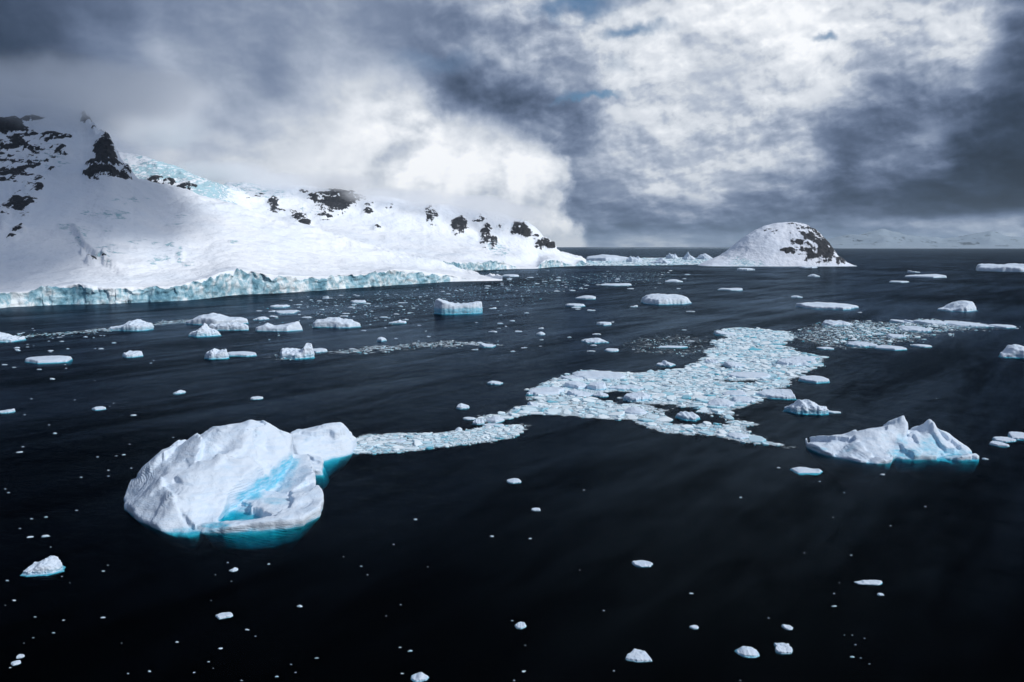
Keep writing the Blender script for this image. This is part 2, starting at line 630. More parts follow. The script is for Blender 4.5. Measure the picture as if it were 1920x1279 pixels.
def terrain_material(name, snow, bs=1.0):
    m, q = new_mat(name)
    geo = q.n('ShaderNodeNewGeometry')
    pos = geo.outputs['Position']
    rock = attr(q, 'rock'); blue = attr(q, 'blue'); cliff = attr(q, 'cliff')
    # rock breaks through along ledges
    led = q.noise(q.vm('MULTIPLY', pos, (0.6, 0.6, 1.3)), 0.042 * bs, 6, 0.60, 0.5)
    streak = q.noise(q.vm('MULTIPLY', pos, (1.0, 0.5, 0.35)), 0.12 * bs, 5, 0.6, 0.4)
    rf = q.m('ADD', rock, q.m('ADD', q.m('MULTIPLY', q.m('SUBTRACT', led, 0.5), 3.0), q.m('MULTIPLY', q.m('SUBTRACT', streak, 0.5), 1.9)))
    rf = q.m('MULTIPLY', q.rng(rf, 0.50, 0.62), q.rng(rock, 0.02, 0.12))
    rn = q.noise(pos, 0.25 * bs, 6, 0.6)
    rcol = q.ramp(rn, [(0.25, (0.012, 0.016, 0.022)), (0.55, (0.035, 0.038, 0.045)), (0.8, (0.085, 0.078, 0.08))], 'LINEAR')
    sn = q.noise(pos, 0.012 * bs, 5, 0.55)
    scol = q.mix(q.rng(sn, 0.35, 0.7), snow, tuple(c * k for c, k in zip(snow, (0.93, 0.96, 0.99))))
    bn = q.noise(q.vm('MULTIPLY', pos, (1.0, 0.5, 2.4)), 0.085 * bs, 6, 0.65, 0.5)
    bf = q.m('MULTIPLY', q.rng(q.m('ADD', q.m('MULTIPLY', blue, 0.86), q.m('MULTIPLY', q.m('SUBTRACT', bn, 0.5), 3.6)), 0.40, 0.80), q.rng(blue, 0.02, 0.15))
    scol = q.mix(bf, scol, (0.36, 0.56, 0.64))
    # calved ice wall: blue ice with fallen white faces
    cn = q.noise(q.vm('MULTIPLY', pos, (1.0, 1.0, 0.9)), 0.085 * bs, 7, 0.66, 0.5)
    cn2 = q.noise(q.vm('MULTIPLY', pos, (1.0, 1.0, 0.8)), 0.02 * bs, 3, 0.5)
    ccol = q.ramp(q.m('ADD', q.m('MULTIPLY', cn, 0.7), q.m('MULTIPLY', cn2, 0.4)),
                  [(0.38, (0.07, 0.18, 0.26)), (0.47, (0.18, 0.37, 0.48)), (0.55, (0.36, 0.55, 0.65)), (0.63, (0.76, 0.84, 0.90))], 'LINEAR')
    col = q.mix(q.rng(cliff, 0.25, 0.6), scol, ccol)
    col = q.mix(rf, col, rcol)
    h = q.m('ADD', q.m('MULTIPLY', sn, 34.0), q.m('ADD', q.m('MULTIPLY', q.m('MULTIPLY', rn, rf), 3.0), q.m('MULTIPLY', q.m('MULTIPLY', cn, cliff), 3.5)))
    h = q.m('ADD', h, q.m('MULTIPLY', q.noise(q.vm('MULTIPLY', pos, (1.2, 0.35, 2.6)), 0.05 * bs, 6, 0.58), 3.2))
    h = q.m('SUBTRACT', h, q.m('MULTIPLY', bf, 1.5))
    nor = bump(q, h, 1.0, 0.6)
    out_surface(q, principled(q, col, 0.75, nor, 0.15))
    return m


M_TERR = terrain_material('snow_and_rock', (0.82, 0.86, 0.92))
M_ISLE = terrain_material('island_snow_and_rock', (0.72, 0.77, 0.86), 0.9)
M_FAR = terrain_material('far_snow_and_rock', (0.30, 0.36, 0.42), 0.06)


def water_material():
    m, q = new_mat('sea_water')
    geo = q.n('ShaderNodeNewGeometry')
    pos = geo.outputs['Position']
    # wind streaks running up the bay
    rot = q.n('ShaderNodeVectorRotate', rotation_type='Z_AXIS')
    q.put(rot.inputs['Vector'], pos)
    rot.inputs['Angle'].default_value = R(-52)
    stv = q.vm('MULTIPLY', rot.outputs[0], (0.12, 1.0, 1.0))
    s1 = q.noise(stv, 0.045, 6, 0.6, 0.5)
    s2 = q.noise(pos, 0.004, 4, 0.5, 0.6)
    s3 = q.noise(q.vm('MULTIPLY', rot.outputs[0], (0.3, 1.0, 1.0)), 0.25, 5, 0.6, 0.3)
    ruf = q.m('ADD', q.m('MULTIPLY', s1, 0.6), q.m('ADD', q.m('MULTIPLY', s2, 0.6), q.m('MULTIPLY', s3, 0.3)))
    ruf = q.rng(ruf, 0.58, 0.92, 0.40, 1.55)
    fr = q.n('ShaderNodeFresnel')
    fr.inputs['IOR'].default_value = 1.33
    fac = q.m('MULTIPLY', q.m('POWER', fr.outputs[0], 1.65), 0.48)
    fac = q.m('MULTIPLY', q.m('MINIMUM', fac, 0.165), ruf, clamp=True)
    w1 = q.noise(q.vm('MULTIPLY', rot.outputs[0], (1.0, 0.55, 1.0)), 0.5, 5, 0.6)
    w2 = q.noise(q.vm('MULTIPLY', rot.outputs[0], (1.0, 0.5, 1.0)), 0.09, 4, 0.55)
    nor = bump(q, q.m('ADD', q.m('MULTIPLY', w1, 0.45), q.m('MULTIPLY', w2, 1.6)), 1.0, 0.5)
    gl = q.n('ShaderNodeBsdfGlossy', distribution='GGX')
    gl.inputs['Color'].default_value = (0.56, 0.77, 1.0, 1)
    gl.inputs['Roughness'].default_value = 0.16
    q.t.links.new(nor, gl.inputs['Normal'])
    tr = q.n('ShaderNodeBsdfTransparent')
    tr.inputs['Color'].default_value = (0.96, 0.98, 1.0, 1)
    mx = q.n('ShaderNodeMixShader')
    q.put(mx.inputs[0], fac)
    q.t.links.new(tr.outputs[0], mx.inputs[1])
    q.t.links.new(gl.outputs[0], mx.inputs[2])
    o = out_surface(q, mx.outputs[0])
    va = q.n('ShaderNodeVolumeAbsorption')
    va.inputs['Color'].default_value = (0.0, 0.85, 0.865, 1)
    va.inputs['Density'].default_value = 0.95
    q.t.links.new(va.outputs[0], o.inputs['Volume'])
    return m


M_WATER = water_material()


def bed_material():
    m, q = new_mat('sea_bed')
    geo = q.n('ShaderNodeNewGeometry')
    n = q.noise(geo.outputs['Position'], 0.05, 4, 0.5)
    out_surface(q, principled(q, q.mix(n, (0.01, 0.012, 0.014), (0.03, 0.032, 0.03)), 0.9))
    return m


M_BED = bed_material()

# ------------------------------------------------------------------ water body and sea bed
SX, SY0, SY1, SZ = 45000.0, -3000.0, 60000.0, -45.0


def closed_box(name, lo, hi):
    x0, y0, z0 = lo; x1, y1, z1 = hi
    V = [(x0, y0, z0), (x1, y0, z0), (x1, y1, z0), (x0, y1, z0), (x0, y0, z1), (x1, y0, z1), (x1, y1, z1), (x0, y1, z1)]
    F = [(3, 2, 1, 0), (4, 5, 6, 7), (0, 1, 5, 4), (1, 2, 6, 5), (2, 3, 7, 6), (3, 0, 4, 7)]
    return mesh_from(name, V, F, smooth=False)


tag(link('water', closed_box('water', (-SX, SY0, SZ), (SX, SY1, 0.0)), M_WATER), 'black polar sea water filling the bay', kind='structure')
tag(link('sea_bed', mesh_from('sea_bed', [(-SX, SY0, SZ + 1.0), (SX, SY0, SZ + 1.0), (SX, SY1, SZ + 1.0), (-SX, SY1, SZ + 1.0)], [(0, 1, 2, 3)], smooth=False), M_BED),
    'dark sea bed under the water', kind='structure')


# ------------------------------------------------------------------ terrain
def catmull(P, t):
    """P (n,k) control values, t in 0..n-1"""
    n = len(P)
    i = np.clip(np.floor(t).astype(int), 0, n - 2)
    f = (t - i)[:, None]
    p0 = P[np.clip(i - 1, 0, n - 1)]; p1 = P[i]; p2 = P[i + 1]; p3 = P[np.clip(i + 2, 0, n - 1)]
    m1 = (p2 - p0) * 0.5; m2 = (p3 - p1) * 0.5
    # limit overshoot
    lim = 3 * np.minimum(np.abs(p1 - p0) + 1e-6, np.abs(p2 - p1) + 1e-6)
    m1 = np.sign(m1) * np.minimum(np.abs(m1), lim)
    lim = 3 * np.minimum(np.abs(p2 - p1) + 1e-6, np.abs(p3 - p2) + 1e-6)
    m2 = np.sign(m2) * np.minimum(np.abs(m2), lim)
    f2 = f * f; f3 = f2 * f
    return (2 * f3 - 3 * f2 + 1) * p1 + (f3 - 2 * f2 + f) * m1 + (-2 * f3 + 3 * f2) * p2 + (f3 - f2) * m2


def blobs(px, py, lst):
    m = np.zeros_like(px)
    for x, y, sx, sy, w in lst:
        d = np.sqrt(((px - x) / sx) ** 2 + ((py - y) / sy) ** 2)
        m = np.maximum(m, w * sstep(1.35, 0.45, d))
    return m


def loft(cols, nu, nseg, jag, seed):
    """cols: [px, [(py, Y or None=waterline), ...]] -> dense point grid (nu, nv, 3), row parameter"""
    pxs = np.array([c[0] for c in cols], float)
    nr = len(cols[0][1])
    ctrl = np.zeros((len(cols), nr, 2))
    for i, (px, rows) in enumerate(cols):
        for j, (py, Y) in enumerate(rows):
            if Y is None:
                Y = CAM_H / tslope(py)
            elif isinstance(Y, str):                       # '+n': n metres behind the waterline
                Y = CAM_H / tslope(rows[0][0]) + float(Y)
            ctrl[i, j] = (py, Y)
    u = np.interp(np.linspace(0, 1, nu), np.linspace(0, 1, len(pxs)), np.arange(len(pxs)))
    pxd = np.interp(u, np.arange(len(pxs)), pxs)
    cc = catmull(ctrl.reshape(len(cols), -1), u).reshape(nu, nr, 2)
    kn = np.exp(-np.linspace(-2, 2, 13) ** 2); kn /= kn.sum()
    for j in range(2, nr):
        for c in range(2):
            cc[:, j, c] = np.convolve(np.pad(cc[:, j, c], 6, mode='reflect', reflect_type='odd'), kn, 'valid')
    tv = []
    for j, n in enumerate(nseg):
        tv += list(j + np.arange(n) / n)
    tv = np.array(tv + [nr - 1.0])
    out = np.zeros((nu, len(tv), 3))
    for i in range(nu):
        r = catmull(cc[i], tv)
        # keep the calved wall straight between waterline and brink
        k = tv <= 1
        r[k] = cc[i, 0] + (cc[i, 1] - cc[i, 0]) * tv[k][:, None]
        py, Y = r[:, 0], r[:, 1]
        out[i, :, 0] = Y * xslope(pxd[i], py)
        out[i, :, 1] = Y
        out[i, :, 2] = CAM_H - Y * tslope(py)
    return out, tv, pxd


def finish_terrain(name, P, tv, amp, rocks, blues, mat, seed, cliff_from=0.0):
    nu, nv = P.shape[:2]
    X, Y, Z = P[..., 0].copy(), P[..., 1].copy(), P[..., 2].copy()
    T = np.broadcast_to(tv[None, :], (nu, nv))
    px = col_of(X, Y, Z); py = row_of(Y, Z)
    rock = blobs(px, py, rocks); blue = blobs(px, py, blues)
    grow = sstep(1.0, 2.2, T)
    s = seed * 17.3
    Z += amp * grow * fbm(X / 160 + s, Y / 160, Z / 160, 5, 0.5)
    Z += 9.0 * sstep(3.6, 5.0, T) * fbm(X / 55 + s, Y / 55, Z / 55, 4, 0.6, ridged=True)
    # shaded step in the slope above the wall
    pl_ = np.interp(py, [425, 440, 455, 470, 490, 508], [128, 140, 150, 160, 186, 222])
    dd = px - pl_
    Z += 9.0 * sstep(-5, 3, dd) * np.exp(-np.clip(dd, 0, None) / 34) * sstep(420, 440, py) * sstep(516, 498, py) * (px < 420) * (seed < 2)
    Z += 0.10 * amp * grow * fbm(X / 28 + s, Y / 28, Z / 28, 3, 0.5)
    # crags where rock stands out
    rg = fbm(X / 34 + s, Y / 34, Z / 20, 5, 0.55, ridged=True)
    Z += rock * (10 * rg + 5)
    Y -= rock * (6 * rg)
    bl = fbm(X / 30 + s, Y / 55, Z / 30, 4, 0.6, ridged=True)
    Z += blue * 5 * bl
    # calved wall: buttresses, slumped blocks
    cl = sstep(0.0, 0.12, T) * sstep(1.25, 0.95, T)
    nb = fbm(X / 26 + s, Y / 26, Z / 60, 4, 0.55, ridged=True)
    nb2 = fbm(X / 9 + s, Y / 9, Z / 7, 3, 0.55)
    hgt = np.maximum(P[:, np.searchsorted(tv, 1.0), 2], 0)[:, None]
    wall = np.clip(hgt / 14.0, 0, 1)
    Y += wall * (sstep(1.4, 0.8, T)) * (nb * 9 + nb2 * 3)
    X -= wall * (sstep(1.4, 0.8, T)) * (nb2 * 3)
    brink = np.exp(-((T - 1.0) / 0.35) ** 2)
    Z += wall * brink * (fbm(X / 26 + s, Y / 26, 0 * Z, 4, 0.6) - 0.12) * hgt * 0.62
    slump = sstep(0.12, 0.42, fbm(X / 48 + s, Y / 48, 0 * Z + 4, 4, 0.6)) * wall
    Y += slump * sstep(0.0, 1.0, T) * sstep(1.5, 1.0, T) * 7
    cliff = wall * sstep(1.12, 0.97, T) * (1 - 0.75 * slump)
    V = np.stack([X, Y, Z], -1).reshape(-1, 3)
    F = grid_faces(nu, nv)
    at_ = {'rock': rock, 'blue': blue, 'cliff': cliff}
    o = link(name, mesh_from(name, V, F, at_), mat)
    ft = np.broadcast_to(tv[None, :], (nu, nv)).ravel()[F].mean(1)
    fw = np.broadcast_to(wall, (nu, nv)).ravel()[F].mean(1)
    split_mesh(o, V, F, at_, (ft < 1.0) & (fw > 0.25), 'ice_wall', mat)
    return o


def colA(px, wl, ct, r3, r4, cr):
    return (px, [(wl + 1.2, None), (ct, '3'), (ct - 3.5, '40'), r3, r4, cr, (cr[0] + 6, cr[1] + 90), (cr[0] + 60, cr[1] + 320)])


A = [
    colA(-330, 606, 575, (500, 880), (360, 1120), (120, 1380)),
    colA(-120, 590, 560, (480, 960), (345, 1200), (165, 1420)),
    colA(0, 577, 550, (470, 1000), (330, 1260), (188, 1450)),
    colA(50, 574, 546, (470, 1005), (330, 1275), (190, 1470)),
    colA(100, 571, 539, (470, 1015), (332, 1285), (195, 1480)),
    colA(150, 570, 535, (470, 1025), (340, 1285), (212, 1490)),
    colA(178, 569.5, 538, (470, 1035), (345, 1275), (240, 1440)),
    colA(205, 569, 541, (470, 1045), (350, 1270), (266, 1405)),
    colA(228, 568, 541, (472, 1055), (360, 1275), (305, 1385)),
    colA(250, 567, 541, (475, 1065), (375, 1280), (337, 1375)),
    colA(300, 565, 540, (480, 1090), (400, 1300), (355, 1400)),
    colA(340, 563, 537, (478, 1110), (405, 1305), (363, 1410)),
    colA(385, 559, 524, (475, 1140), (412, 1315), (375, 1425)),
    colA(430, 553.5, 509, (468, 1175), (420, 1330), (388, 1440)),
    colA(475, 551, 512, (470, 1215), (430, 1350), (400, 1455)),
    colA(520, 549, 518, (475, 1255), (440, 1375), (412, 1470)),
    colA(600, 544, 519, (482, 1325), (455, 1425), (435, 1500)),
    colA(650, 540, 517, (488, 1375), (467, 1455), (449, 1530)),
    colA(700, 537, 513, (494, 1420), (478, 1490), (463, 1560)),
    colA(740, 534, 507, (498, 1450), (487, 1520), (474, 1580)),
    colA(790, 531, 512, (504, 1490), (496, 1545), (487, 1610)),
    colA(830, 528, 516, (510, 1510), (504, 1570), (498, 1625)),
    colA(870, 526.5, 521.5, (516, 1530), (513, 1580), (510, 1640)),
    colA(910, 525.8, 524.2, (522, 1500), (521.4, 1530), (520.8, 1560)),
    (942, [(526.4, None), (526.0, '2'), (525.8, '6'), (525.5, 1452), (525.4, 1455), (525.3, 1458), (526.5, 1470), (530, 1480)]),
]
# no gap between neighbouring coast rows: waterline rows sit just under the sea
ROCK_A = [(18, 243, 36, 13, .95), (62, 232, 26, 10, .6), (8, 268, 30, 12, .55), (40, 300, 60, 42, .56), (118, 288, 17, 13, .62), (98, 302, 20, 10, .5), (100, 326, 18, 8, .6),
          (22, 330, 38, 34, .62), (42, 372, 36, 28, .66), (62, 350, 26, 26, .55), (10, 395, 12, 18, .4), (70, 268, 64, 28, .5),
          (200, 290, 25, 40, 1.0), (190, 318, 34, 20, .95), (168, 328, 14, 12, .6), (238, 330, 18, 12, .95), (214, 322, 22, 18, 1.0), (166, 226, 13, 16, .75), (176, 246, 8, 8, .6),
          (36, 431, 14, 3.2, .8), (24, 449, 11, 3.5, .85), (8, 428, 9, 3, .7), (173, 492, 13, 5, .7), (197, 486, 6, 9, .4), (155, 475, 5, 3, .5)]
BLUE_A = [(216, 406, 28, 9, .75), (172, 402, 22, 7, .6), (205, 434, 16, 6, .55), (270, 458, 28, 5, .6), (320, 462, 12, 6, .6), (338, 480, 8, 14, .8), (352, 497, 12, 5, .8), (300, 486, 22, 5, .5),
          (340, 410, 12, 4, .55), (120, 430, 14, 8, .5), (440, 458, 12, 3, .6), (205, 480, 28, 20, .45), (150, 447, 25, 20, .3), (290, 495, 20, 10, .5), (100, 300, 30, 30, .35), (240, 375, 40, 8, .4), (330, 425, 20, 3, .45)]


def colB(px, wl, ct, r3, r4, cr):
    return (px, [(wl + 0.8, None), (ct, '4'), (ct - 2.2, '60'), r3, r4, cr, (cr[0] + 3, cr[1] + 120), (cr[0] + 40, cr[1] + 500)])


B = [
    colB(120, 516, 508, (440, 1850), (340, 2000), (262, 2150)),
    colB(180, 516, 508, (440, 1850), (350, 1990), (274, 2120)),
    colB(225, 515, 508, (440, 1840), (355, 1980), (287, 2100)),
    colB(265, 515, 507, (440, 1840), (360, 1970), (297, 2090)),
    colB(310, 515, 507, (445, 1840), (370, 1960), (313, 2070)),
    colB(355, 514, 506, (448, 1840), (380, 1950), (331, 2050)),
    colB(398, 514, 506, (450, 1850), (390, 1960), (349, 2060)),
    colB(425, 514, 506, (452, 1870), (400, 2020), (350, 2280)),
    colB(470, 514, 506, (455, 1900), (405, 2150), (350, 2380)),
    colB(540, 514, 505, (455, 1950), (412, 2200), (350, 2420)),
    colB(600, 513.5, 505, (458, 1980), (415, 2230), (356, 2450)),
    colB(660, 513, 504, (462, 2000), (422, 2260), (366, 2480)),
    colB(720, 513, 502, (468, 2020), (430, 2290), (374, 2500)),
    colB(795, 513, 495, (476, 2050), (438, 2330), (384, 2530)),
    colB(815, 511.5, 491, (476, 2060), (440, 2340), (386, 2540)),
    colB(850, 509, 492, (476, 2080), (445, 2370), (390, 2560)),
    colB(885, 507, 492, (476, 2120), (450, 2400), (396, 2580)),
    colB(920, 505.5, 491, (478, 2180), (456, 2430), (402, 2590)),
    colB(940, 504.6, 490, (479, 2220), (460, 2450), (405, 2590)),
    colB(965, 503.8, 499, (482, 2280), (462, 2460), (416, 2580)),
    colB(985, 503.4, 501.5, (484, 2340), (464, 2470), (421, 2570)),
    colB(1005, 503.0, 502.2, (487, 2420), (468, 2500), (432, 2570)),
    colB(1018, 502.0, 491, (482, 2440), (470, 2510), (446, 2570)),
    colB(1032, 500.5, 487, (480, 2450), (474, 2520), (457, 2570)),
    colB(1046, 499.6, 488, (482, 2470), (478, 2530), (471, 2580)),
    colB(1062, 498.8, 494, (486, 2510), (482, 2560), (475, 2610)),
    colB(1078, 498.2, 495.5, (489, 2540), (485, 2590), (480, 2640)),
    colB(1092, 497.8, 489, (487, 2590), (485.5, 2640), (484, 2680)),
    colB(1099, 497.6, 494, (492, 2640), (491, 2670), (490, 2700)),
]
ROCK_B = [(290, 344, 17, 9, .95), (318, 346, 15, 7, .8), (348, 357, 24, 7, .75), (562, 412, 17, 11, .8), (550, 401, 12, 6, .6), (512, 383, 10, 11, .75), (488, 371, 12, 6, .55), (470, 376, 8, 4, .45), (572, 420, 14, 8, .9),
          (570, 364, 10, 6, .75), (595, 374, 22, 9, .75), (630, 388, 34, 12, .95), (640, 374, 40, 14, .95), (608, 407, 18, 6, .75), (690, 399, 11, 6, .8), (692, 388, 14, 6, .5), (707, 427, 9, 5, .9),
          (812, 408, 15, 12, .75), (806, 402, 10, 14, .6), (862, 424, 15, 16, .95), (912, 444, 12, 22, .85), (926, 456, 8, 14, .85), (899, 418, 12, 12, .5), (945, 428, 12, 10, .4),
          (974, 431, 17, 12, .85), (988, 440, 12, 9, .9), (1018, 458, 17, 8, .9), (1034, 465, 12, 6, 1.0), (1005, 446, 8, 6, .6), (730, 392, 10, 6, .4), (520, 398, 20, 6, .4)]
BLUE_B = [(320, 325, 100, 26, .9), (390, 362, 46, 28, .95), (420, 384, 26, 8, .7), (470, 356, 50, 12, .5), (520, 366, 40, 12, .45), (930, 465, 20, 10, .55), (945, 470, 14, 10, .5), (270, 305, 40, 14, .5), (580, 395, 20, 8, .3)]

PA, tA, _ = loft(A, 420, [14, 6, 26, 26, 30, 4, 6], 1, 1)
PB, tB, _ = loft(B, 380, [12, 5, 22, 26, 30, 4, 6], 1, 2)
mtn = finish_terrain('snow_mountain', PA, tA, 11.0, ROCK_A, BLUE_A, M_TERR, 1)
tag(mtn, 'near snow-covered glacier slope with dark crags, ending in a blue ice wall at the water', kind='structure')
mtn2 = finish_terrain('snow_mountain', PB, tB, 12.0, ROCK_B, BLUE_B, M_TERR, 2)
tag(mtn2, 'farther snow ridge with rock outcrops running out to the cape', kind='structure')


# ------------------------------------------------------------------ island
def island():
    sil = [(1306, 501), (1320, 495), (1340, 487), (1362, 479), (1378, 470), (1392, 459), (1410, 444), (1428, 433), (1445, 424), (1465, 417.5), (1490, 415), (1510, 417),
           (1528, 423), (1545, 435), (1556, 449), (1564, 463), (1569, 475), (1574, 479), (1582, 488), (1590, 495), (1600, 501)]
    Yc = 2500.0
    pxs = np.array([a for a, b in sil], float)
    xs = np.array([at(a, b, Yc)[0] for a, b in sil]); zs = np.array([at(a, b, Yc)[2] for a, b in sil])
    nu, nv = 300, 150
    X = np.linspace(xs[0], xs[-1], nu)[:, None] * np.ones((1, nv))
    ridge = np.interp(X[:, 0], xs, zs)
    ridge = np.convolve(np.pad(ridge, 2, mode='edge'), np.ones(5) / 5, 'valid')
    v = np.linspace(-1, 1, nv)
    mid = (xs[0] + xs[-1]) / 2; half = (xs[-1] - xs[0]) / 2
    hd = 175 * np.sqrt(np.clip(1 - ((X[:, 0] - mid) / half) ** 2, 0, 1)) ** 0.8 + 8
    Yb = 2395 + 25 * ((X[:, 0] - mid) / half) ** 2
    Y = Yb[:, None] + (v[None, :] + 1) * hd[:, None]
    pr = np.where(v < 0, 1 - np.abs(v) ** 1.5, 1 - np.abs(v) ** 2.0)
    Z = (ridge[:, None] + 4) * pr[None, :] - 4
    px = col_of(X, Y, Z); py = row_of(Y, Z)
    rock = blobs(px, py, [(1524, 452, 46, 38, .74), (1546, 468, 22, 27, 1.0), (1530, 478, 22, 10, .85), (1483, 471, 15, 9, .95), (1470, 470, 10, 6, .6), (1576, 488, 10, 9, .8), (1545, 438, 16, 12, .65), (1490, 440, 14, 12, .4), (1555, 455, 9, 20, .8), (1450, 433, 18, 5, .35), (1485, 419, 14, 3, .35), (1530, 428, 14, 6, .55)])
    blue = blobs(px, py, [(1385, 489, 26, 14, .45), (1420, 494, 24, 8, .5)])
    grow = np.clip(1 - np.abs(v), 0, 1)[None, :] ** 0.5
    Z += grow * (7 * fbm(X / 90, Y / 90, Z / 90, 4) + 1.5 * fbm(X / 20, Y / 20, Z / 20, 3))
    rg = fbm(X / 30, Y / 30, Z / 22, 5, 0.55, ridged=True)
    Z += rock * 8 * rg
    # ice wall along the waterline on the left
    Y2 = Y.copy()
    cl = blobs(px, py, [(1395, 494, 34, 9, 1.0)])
    V = np.stack([X, Y2, Z], -1).reshape(-1, 3)
    me = mesh_from('snow_island', V, grid_faces(nu, nv), {'rock': rock, 'blue': blue, 'cliff': cl * 0.5})
    tag(link('snow_island', me, M_ISLE), 'rounded snow-capped island with a dark rock face on its steep right side', kind='structure')


island()


# ------------------------------------------------------------------ far coast
def far_coast(name, label, Y0, px0, px1, prof, seed, depth, rocks_w):
    nu, nv = 260, 26
    px = np.linspace(px0, px1, nu)
    X = (px - 960) / FPX * Y0
    top = np.interp(px, [p for p, _ in prof], [CAM_H + (462 - y) / FPX * Y0 - 60 for _, y in prof])
    v = np.linspace(0, 1, nv)
    Y = Y0 + v[None, :] * depth + 0 * X[:, None]
    XX = X[:, None] * (1 + v[None, :] * depth / Y0)
    shape = np.where(v < 0.7, (v / 0.7) ** 1.25, 1 - (v - 0.7) / 0.3 * 0.8)
    Z = top[:, None] * shape[None, :] * (1 + 0.0 * XX) - 30
    n = fbm(XX / 1900 + seed, Y / 1900, 0 * Z, 6, 0.55, ridged=True)
    Z = Z + np.maximum(top[:, None], 20) * 0.34 * n * np.minimum(v * 3, 1)[None, :]
    rock = np.clip(rocks_w * (v[None, :] > 0.12) * (0.5 + 0.6 * fbm(XX / 2500 + seed, Y / 2500, 0 * Z, 3)), 0, 1)
    Vv = np.stack([XX, Y, Z], -1).reshape(-1, 3)
    me = mesh_from(name, Vv, grid_faces(nu, nv), {'rock': rock, 'blue': 0 * rock, 'cliff': 0 * rock})
    tag(link(name, me, M_FAR), label, kind='structure')


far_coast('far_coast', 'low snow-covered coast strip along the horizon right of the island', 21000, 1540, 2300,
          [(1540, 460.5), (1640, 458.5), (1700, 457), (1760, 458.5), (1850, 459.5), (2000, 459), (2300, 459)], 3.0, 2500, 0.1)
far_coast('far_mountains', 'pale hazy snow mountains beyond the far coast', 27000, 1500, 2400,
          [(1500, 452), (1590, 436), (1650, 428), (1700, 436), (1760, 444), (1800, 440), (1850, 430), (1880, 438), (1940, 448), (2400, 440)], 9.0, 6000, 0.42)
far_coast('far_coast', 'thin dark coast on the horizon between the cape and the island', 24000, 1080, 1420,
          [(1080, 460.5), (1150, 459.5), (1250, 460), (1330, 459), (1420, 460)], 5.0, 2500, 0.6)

# ------------------------------------------------------------------ icebergs
def poly_sdf(X, Y, poly):
    """signed distance to a closed polygon (negative inside)"""
    d = np.full(X.shape, 1e18); inside = np.zeros(X.shape, bool)
    n = len(poly)
    for i in range(n):
        ax, ay = poly[i]; bx, by = poly[(i + 1) % n]
        ex, ey = bx - ax, by - ay
        wx, wy = X - ax, Y - ay
        t = np.clip((wx * ex + wy * ey) / (ex * ex + ey * ey + 1e-12), 0, 1)
        d = np.minimum(d, (wx - ex * t) ** 2 + (wy - ey * t) ** 2)
        c = ((ay > Y) != (by > Y)) & (X < (bx - ax) * (Y - ay) / ((by - ay) if abs(by - ay) > 1e-9 else 1e-9) + ax)
        inside ^= c
    d = np.sqrt(d)
    return np.where(inside, -d, d)


def tps(pts, X, Y):
    """smooth height through scattered (x, y, z)"""
    P = np.asarray(pts, float)
    k = lambda r2: np.sqrt(r2 + 1.0)
    n = len(P)
    D = k((P[:, None, 0] - P[None, :, 0]) ** 2 + (P[:, None, 1] - P[None, :, 1]) ** 2) + 0.0 * np.eye(n)
    M = np.zeros((n + 3, n + 3)); M[:n, :n] = D
    M[:n, n] = 1; M[:n, n + 1] = P[:, 0]; M[:n, n + 2] = P[:, 1]
    M[n:, :n] = M[:n, n:].T
    w = np.linalg.solve(M, np.concatenate([P[:, 2], [0, 0, 0]]))
    out = w[n] + w[n + 1] * X + w[n + 2] * Y
    for i in range(n):
        out = out + w[i] * k((X - P[i, 0]) ** 2 + (Y - P[i, 1]) ** 2)
    return out


def smax(a, b, k):
    h = np.clip(0.5 + 0.5 * (a - b) / k, 0, 1)
    return b + (a - b) * h + k * h * (1 - h)


def smin(a, b, k):
    return -smax(-a, -b, k)


def grid3(lo, hi, h):
    ax = [np.arange(lo[i], hi[i] + h, h) for i in range(3)]
    return np.meshgrid(*ax, indexing='ij')


